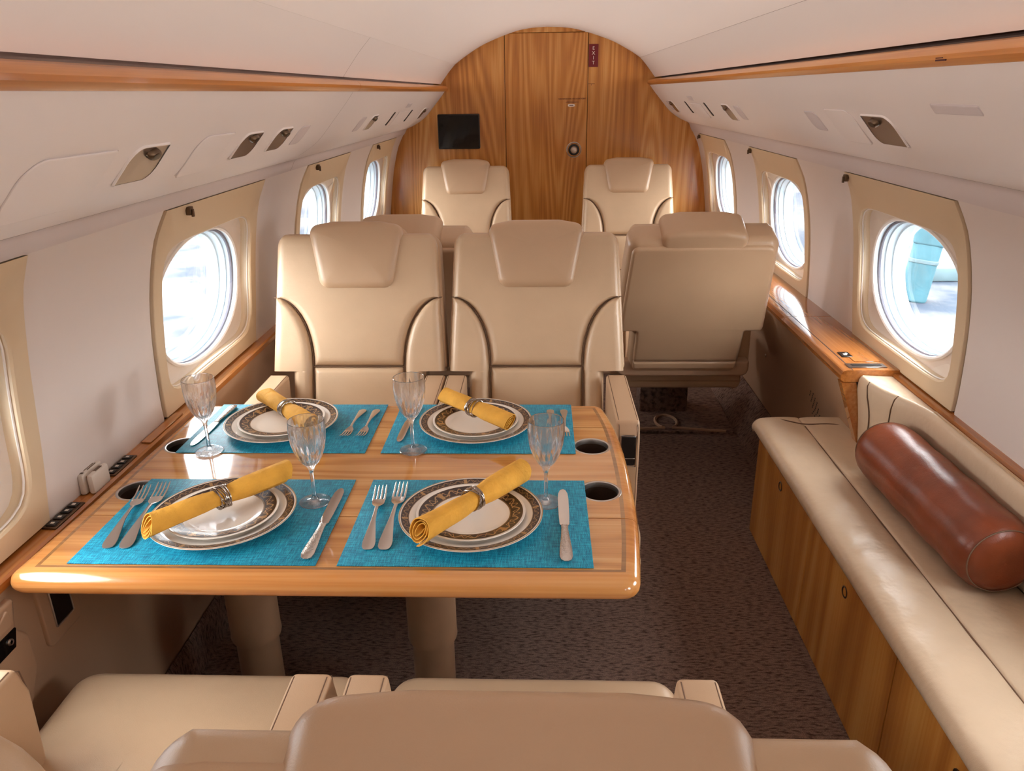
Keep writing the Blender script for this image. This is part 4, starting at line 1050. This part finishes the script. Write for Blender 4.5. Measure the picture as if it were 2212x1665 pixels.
# ------------------------------------------------------------------ divan
sf = thing('divan', 'long tan leather divan with an oak cabinet base along the right wall', 'sofa')
SY0, SY1 = -0.9, 2.375
obj('base', box(0.712, 0.99, SY0, SY1 - 0.004, 0.0, 0.398), M['backing'], sf, smooth=False)
obj('rail', box(0.700, 0.72, SY0, SY1, 0.362, 0.398, 0.0015, 1), M['cabwood'], sf, smooth=False)
obj('end_board', box(0.702, 0.86, SY1 - 0.012, SY1, 0.0, 0.398, 0.001, 1), M['cabwood'], sf, smooth=False)
DS = [SY1, 1.842, 1.303, 0.765, 0.227, -0.31, -0.85]
for i in range(len(DS) - 1):
    d = obj('door', box(0.700, 0.716, DS[i + 1] + 0.002, DS[i] - 0.002, 0.004, 0.357, 0.001, 1), M['cabwood'], sf, smooth=False)
    y = DS[i] - 0.262
    obj('finger_pull', xf(join([tube([(0.0135 * math.cos(a), 0.0135 * math.sin(a), 0.0) for a in [2 * PI * k / 28 for k in range(28)]], 0.0022, 6, closed=True), lathe([(0.0105, 0.0003), (0.0125, 0.0006)], 24, False, False)]), Matrix.Translation((0.6998, y, 0.315)) @ Matrix.Rotation(-PI / 2, 4, 'Y')), M['darkmetal'], d)
def cushion_rows():
    sec = spline([(0.704, 0.400), (0.682, 0.402), (0.660, 0.416), (0.651, 0.436), (0.657, 0.455), (0.676, 0.466), (0.72, 0.470), (0.765, 0.470), (0.788, 0.4675), (0.7955, 0.462), (0.803, 0.4675), (0.83, 0.4705), (0.88, 0.470), (0.94, 0.467), (0.982, 0.455)], 3)
    rows = []; n = 120
    ye = 2.335
    ys = [SY0 + (ye - 0.05 - SY0) * k / n for k in range(n + 1)] + [ye - 0.05 + 0.05 * math.sin(PI / 2 * k / 7) for k in range(1, 8)]
    for y in ys:
        f = 1.0
        if y > ye - 0.05: f = math.sqrt(max(0, 1 - ((y - ye + 0.05) / 0.05) ** 2))
        row = []
        for x, z in sec:
            wv = 0.0022 * math.sin(y * 31 + x * 9) * math.sin(y * 13.3 + 1) * math.exp(-((x - 0.74) / 0.07) ** 2) if z > 0.45 else 0
            row.append((0.70 + (x - 0.70) * (0.75 + 0.25 * f) if x < 0.7 else x, y, 0.400 + (z + wv - 0.400) * f))
        rows.append(row)
    return grid(rows)
cu = obj('seat_cushion', cushion_rows(), M['sofaleather'], sf, ang=70)
obj('piping', tube([(0.6865, y, 0.3995) for y in (SY0, 2.29)] + [(0.69, 2.325, 0.3995), (0.715, 2.34, 0.3995), (0.85, 2.342, 0.3995)], 0.0045, 6), M['piping'], cu)
obj('seam', tube([(0.7955, y, 0.4622) for y in [SY0 + (2.235 - SY0) * k / 40 for k in range(41)]], 0.0022, 5), M['stitch'], cu)
obj('seam', tube(spline([(0.700, 2.325, 0.444), (0.715, 2.300, 0.463), (0.745, 2.262, 0.4705), (0.7955, 2.236, 0.4702), (0.87, 2.235, 0.4712), (0.94, 2.232, 0.462)], 6), 0.0018, 5), M['stitch'], cu)
def back_rows(y0, y1):
    sec = spline([(0.990, 0.452), (0.978, 0.462), (0.972, 0.50), (0.966, 0.55), (0.958, 0.60), (0.950, 0.645), (0.951, 0.674), (0.960, 0.686), (0.974, 0.680)], 3)
    n = 60; rows = []
    for k in range(n + 1):
        y = y0 + (y1 - y0) * k / n; row = []
        for x, z in sec:
            g = 0.0
            w_ = min(1.0, max(0.0, (y - 1.80) / 0.26)); w_ = w_ * w_ * (3 - 2 * w_)
            row.append((x + 0.003 * math.sin(5 * y) * (0.7 - z) - 0.072 * w_ * (1 if x < 0.965 or z < 0.6 else 0.0), y, z))
        rows.append(row)
    return grid(rows)
bb = obj('backrest', back_rows(SY0, 2.094), M['sofaleather'], sf, ang=70)
def bx(z):
    pts = [(0.452, 0.990), (0.462, 0.978), (0.50, 0.972), (0.55, 0.966), (0.60, 0.958), (0.645, 0.950), (0.674, 0.951), (0.686, 0.960)]
    for (z0, x0), (z1, x1) in zip(pts, pts[1:]):
        if z0 <= z <= z1: return x0 + (x1 - x0) * (z - z0) / (z1 - z0)
    return 0.960
for dy, dz in ((0.0, 0.0), (-0.07, 0.0)):
    pth = []
    for k in range(22):
        f = k / 21; z = 0.468 + f * 0.217; y = 2.058 + dy - 0.035 * math.sin(f * PI * 0.85) * (1 if dy == 0 else 0.2) - (0.05 * f if dy else 0)
        w_ = min(1.0, max(0.0, (y - 1.80) / 0.26)); w_ = w_ * w_ * (3 - 2 * w_)
        pth.append((bx(z) - 0.001 - 0.072 * w_, y, z))
    obj('seam', tube(pth, 0.0018, 5), M['stitch'], bb)
obj('piping', tube([(0.962, y, 0.6875) for y in [SY0 + (1.82 - SY0) * k / 20 for k in range(21)]], 0.003, 6), M['piping'], bb)
obj('end_cap', slab([(0.985, 0.452), (0.906, 0.462), (0.900, 0.50), (0.894, 0.55), (0.886, 0.60), (0.878, 0.645), (0.879, 0.674), (0.888, 0.686), (0.985, 0.680)], 2.090, 2.096, fn=lambda u, v, h: (u, h, v)), M['sofaleather'], bb, smooth=False)

# bolster
bo = thing('bolster_cushion', 'round brown cognac leather bolster cushion lying on the divan', 'cushion', (0.892, 1.625, 0.554), R_(2.2))
BL_, BR_ = 0.57, 0.084
bprof = [(0.0, -BL_ / 2 + 0.012), (0.03, -BL_ / 2 + 0.006), (0.055, -BL_ / 2 + 0.008), (0.072, -BL_ / 2 + 0.018), (0.0815, -BL_ / 2 + 0.036), (BR_, -BL_ / 2 + 0.06)]
bp2 = bprof + [(BR_ + 0.0015 * math.sin(k * 1.3), -BL_ / 2 + 0.06 + (BL_ - 0.12) * k / 16) for k in range(1, 16)] + [(r, -z) for r, z in reversed(bprof)]
rotB = Matrix.Rotation(PI / 2, 4, 'X')
def bmod(r, z, a, k): return r * (1 + 0.006 * math.sin(14 * a + 3 * z) * (1 if abs(z) > BL_ / 2 - 0.05 else 0.25) - 0.03 * max(0, math.cos(a + PI / 2 * 0) * 0))
bb_ = obj('cover', xf(lathe(bp2, 64, False, False, bmod), rotB), M['brown'], bo, ang=80)
for sgn in (-1, 1):
    obj('seam', xf(tube([(0.0725 * math.cos(a), 0.0725 * math.sin(a), sgn * (BL_ / 2 - 0.0175)) for a in [2 * PI * k / 48 for k in range(48)]], 0.0016, 5, closed=True), rotB), M['stitch'], bb_)

# ------------------------------------------------------------------ outside
gr = obj('apron', grid([[(-60, -60, -1.7), (60, -60, -1.7)], [(-60, 60, -1.7), (60, 60, -1.7)]]), M['apron'], smooth=False); struct(gr)
pc = thing('service_post', 'pale blue rounded post standing on the apron outside the divan window', 'post', (5.83, 12.0, -1.7)); pc.rotation_euler = (0, R_(6), R_(-25)); pc.scale = (0.82, 0.82, 1.0)
obj('post', join([slab(round_poly([(-0.25, -0.22), (0.25, -0.22), (0.25, 0.22), (-0.25, 0.22)], 0.10), 0.0, 0.95, 0.05, 0.03), slab(round_poly([(-0.27, -0.24), (0.30, -0.24), (0.30, 0.24), (-0.27, 0.24)], 0.10), 0.9, 1.85, 0.04, 0.08)]), M['bluepaint'], pc)
obj('band', slab(round_poly([(-0.265, -0.235), (0.265, -0.235), (0.265, 0.235), (-0.265, 0.235)], 0.10), 0.62, 0.68, 0.01, 0.01), M['greypaint'], pc)
wl = tag(obj('kerb_block', box(5.2, 9.5, 13.2, 13.6, -1.7, -1.46, 0.04), M['greypaint']), 'long low pale blue barrier on the apron behind the post', 'barrier')
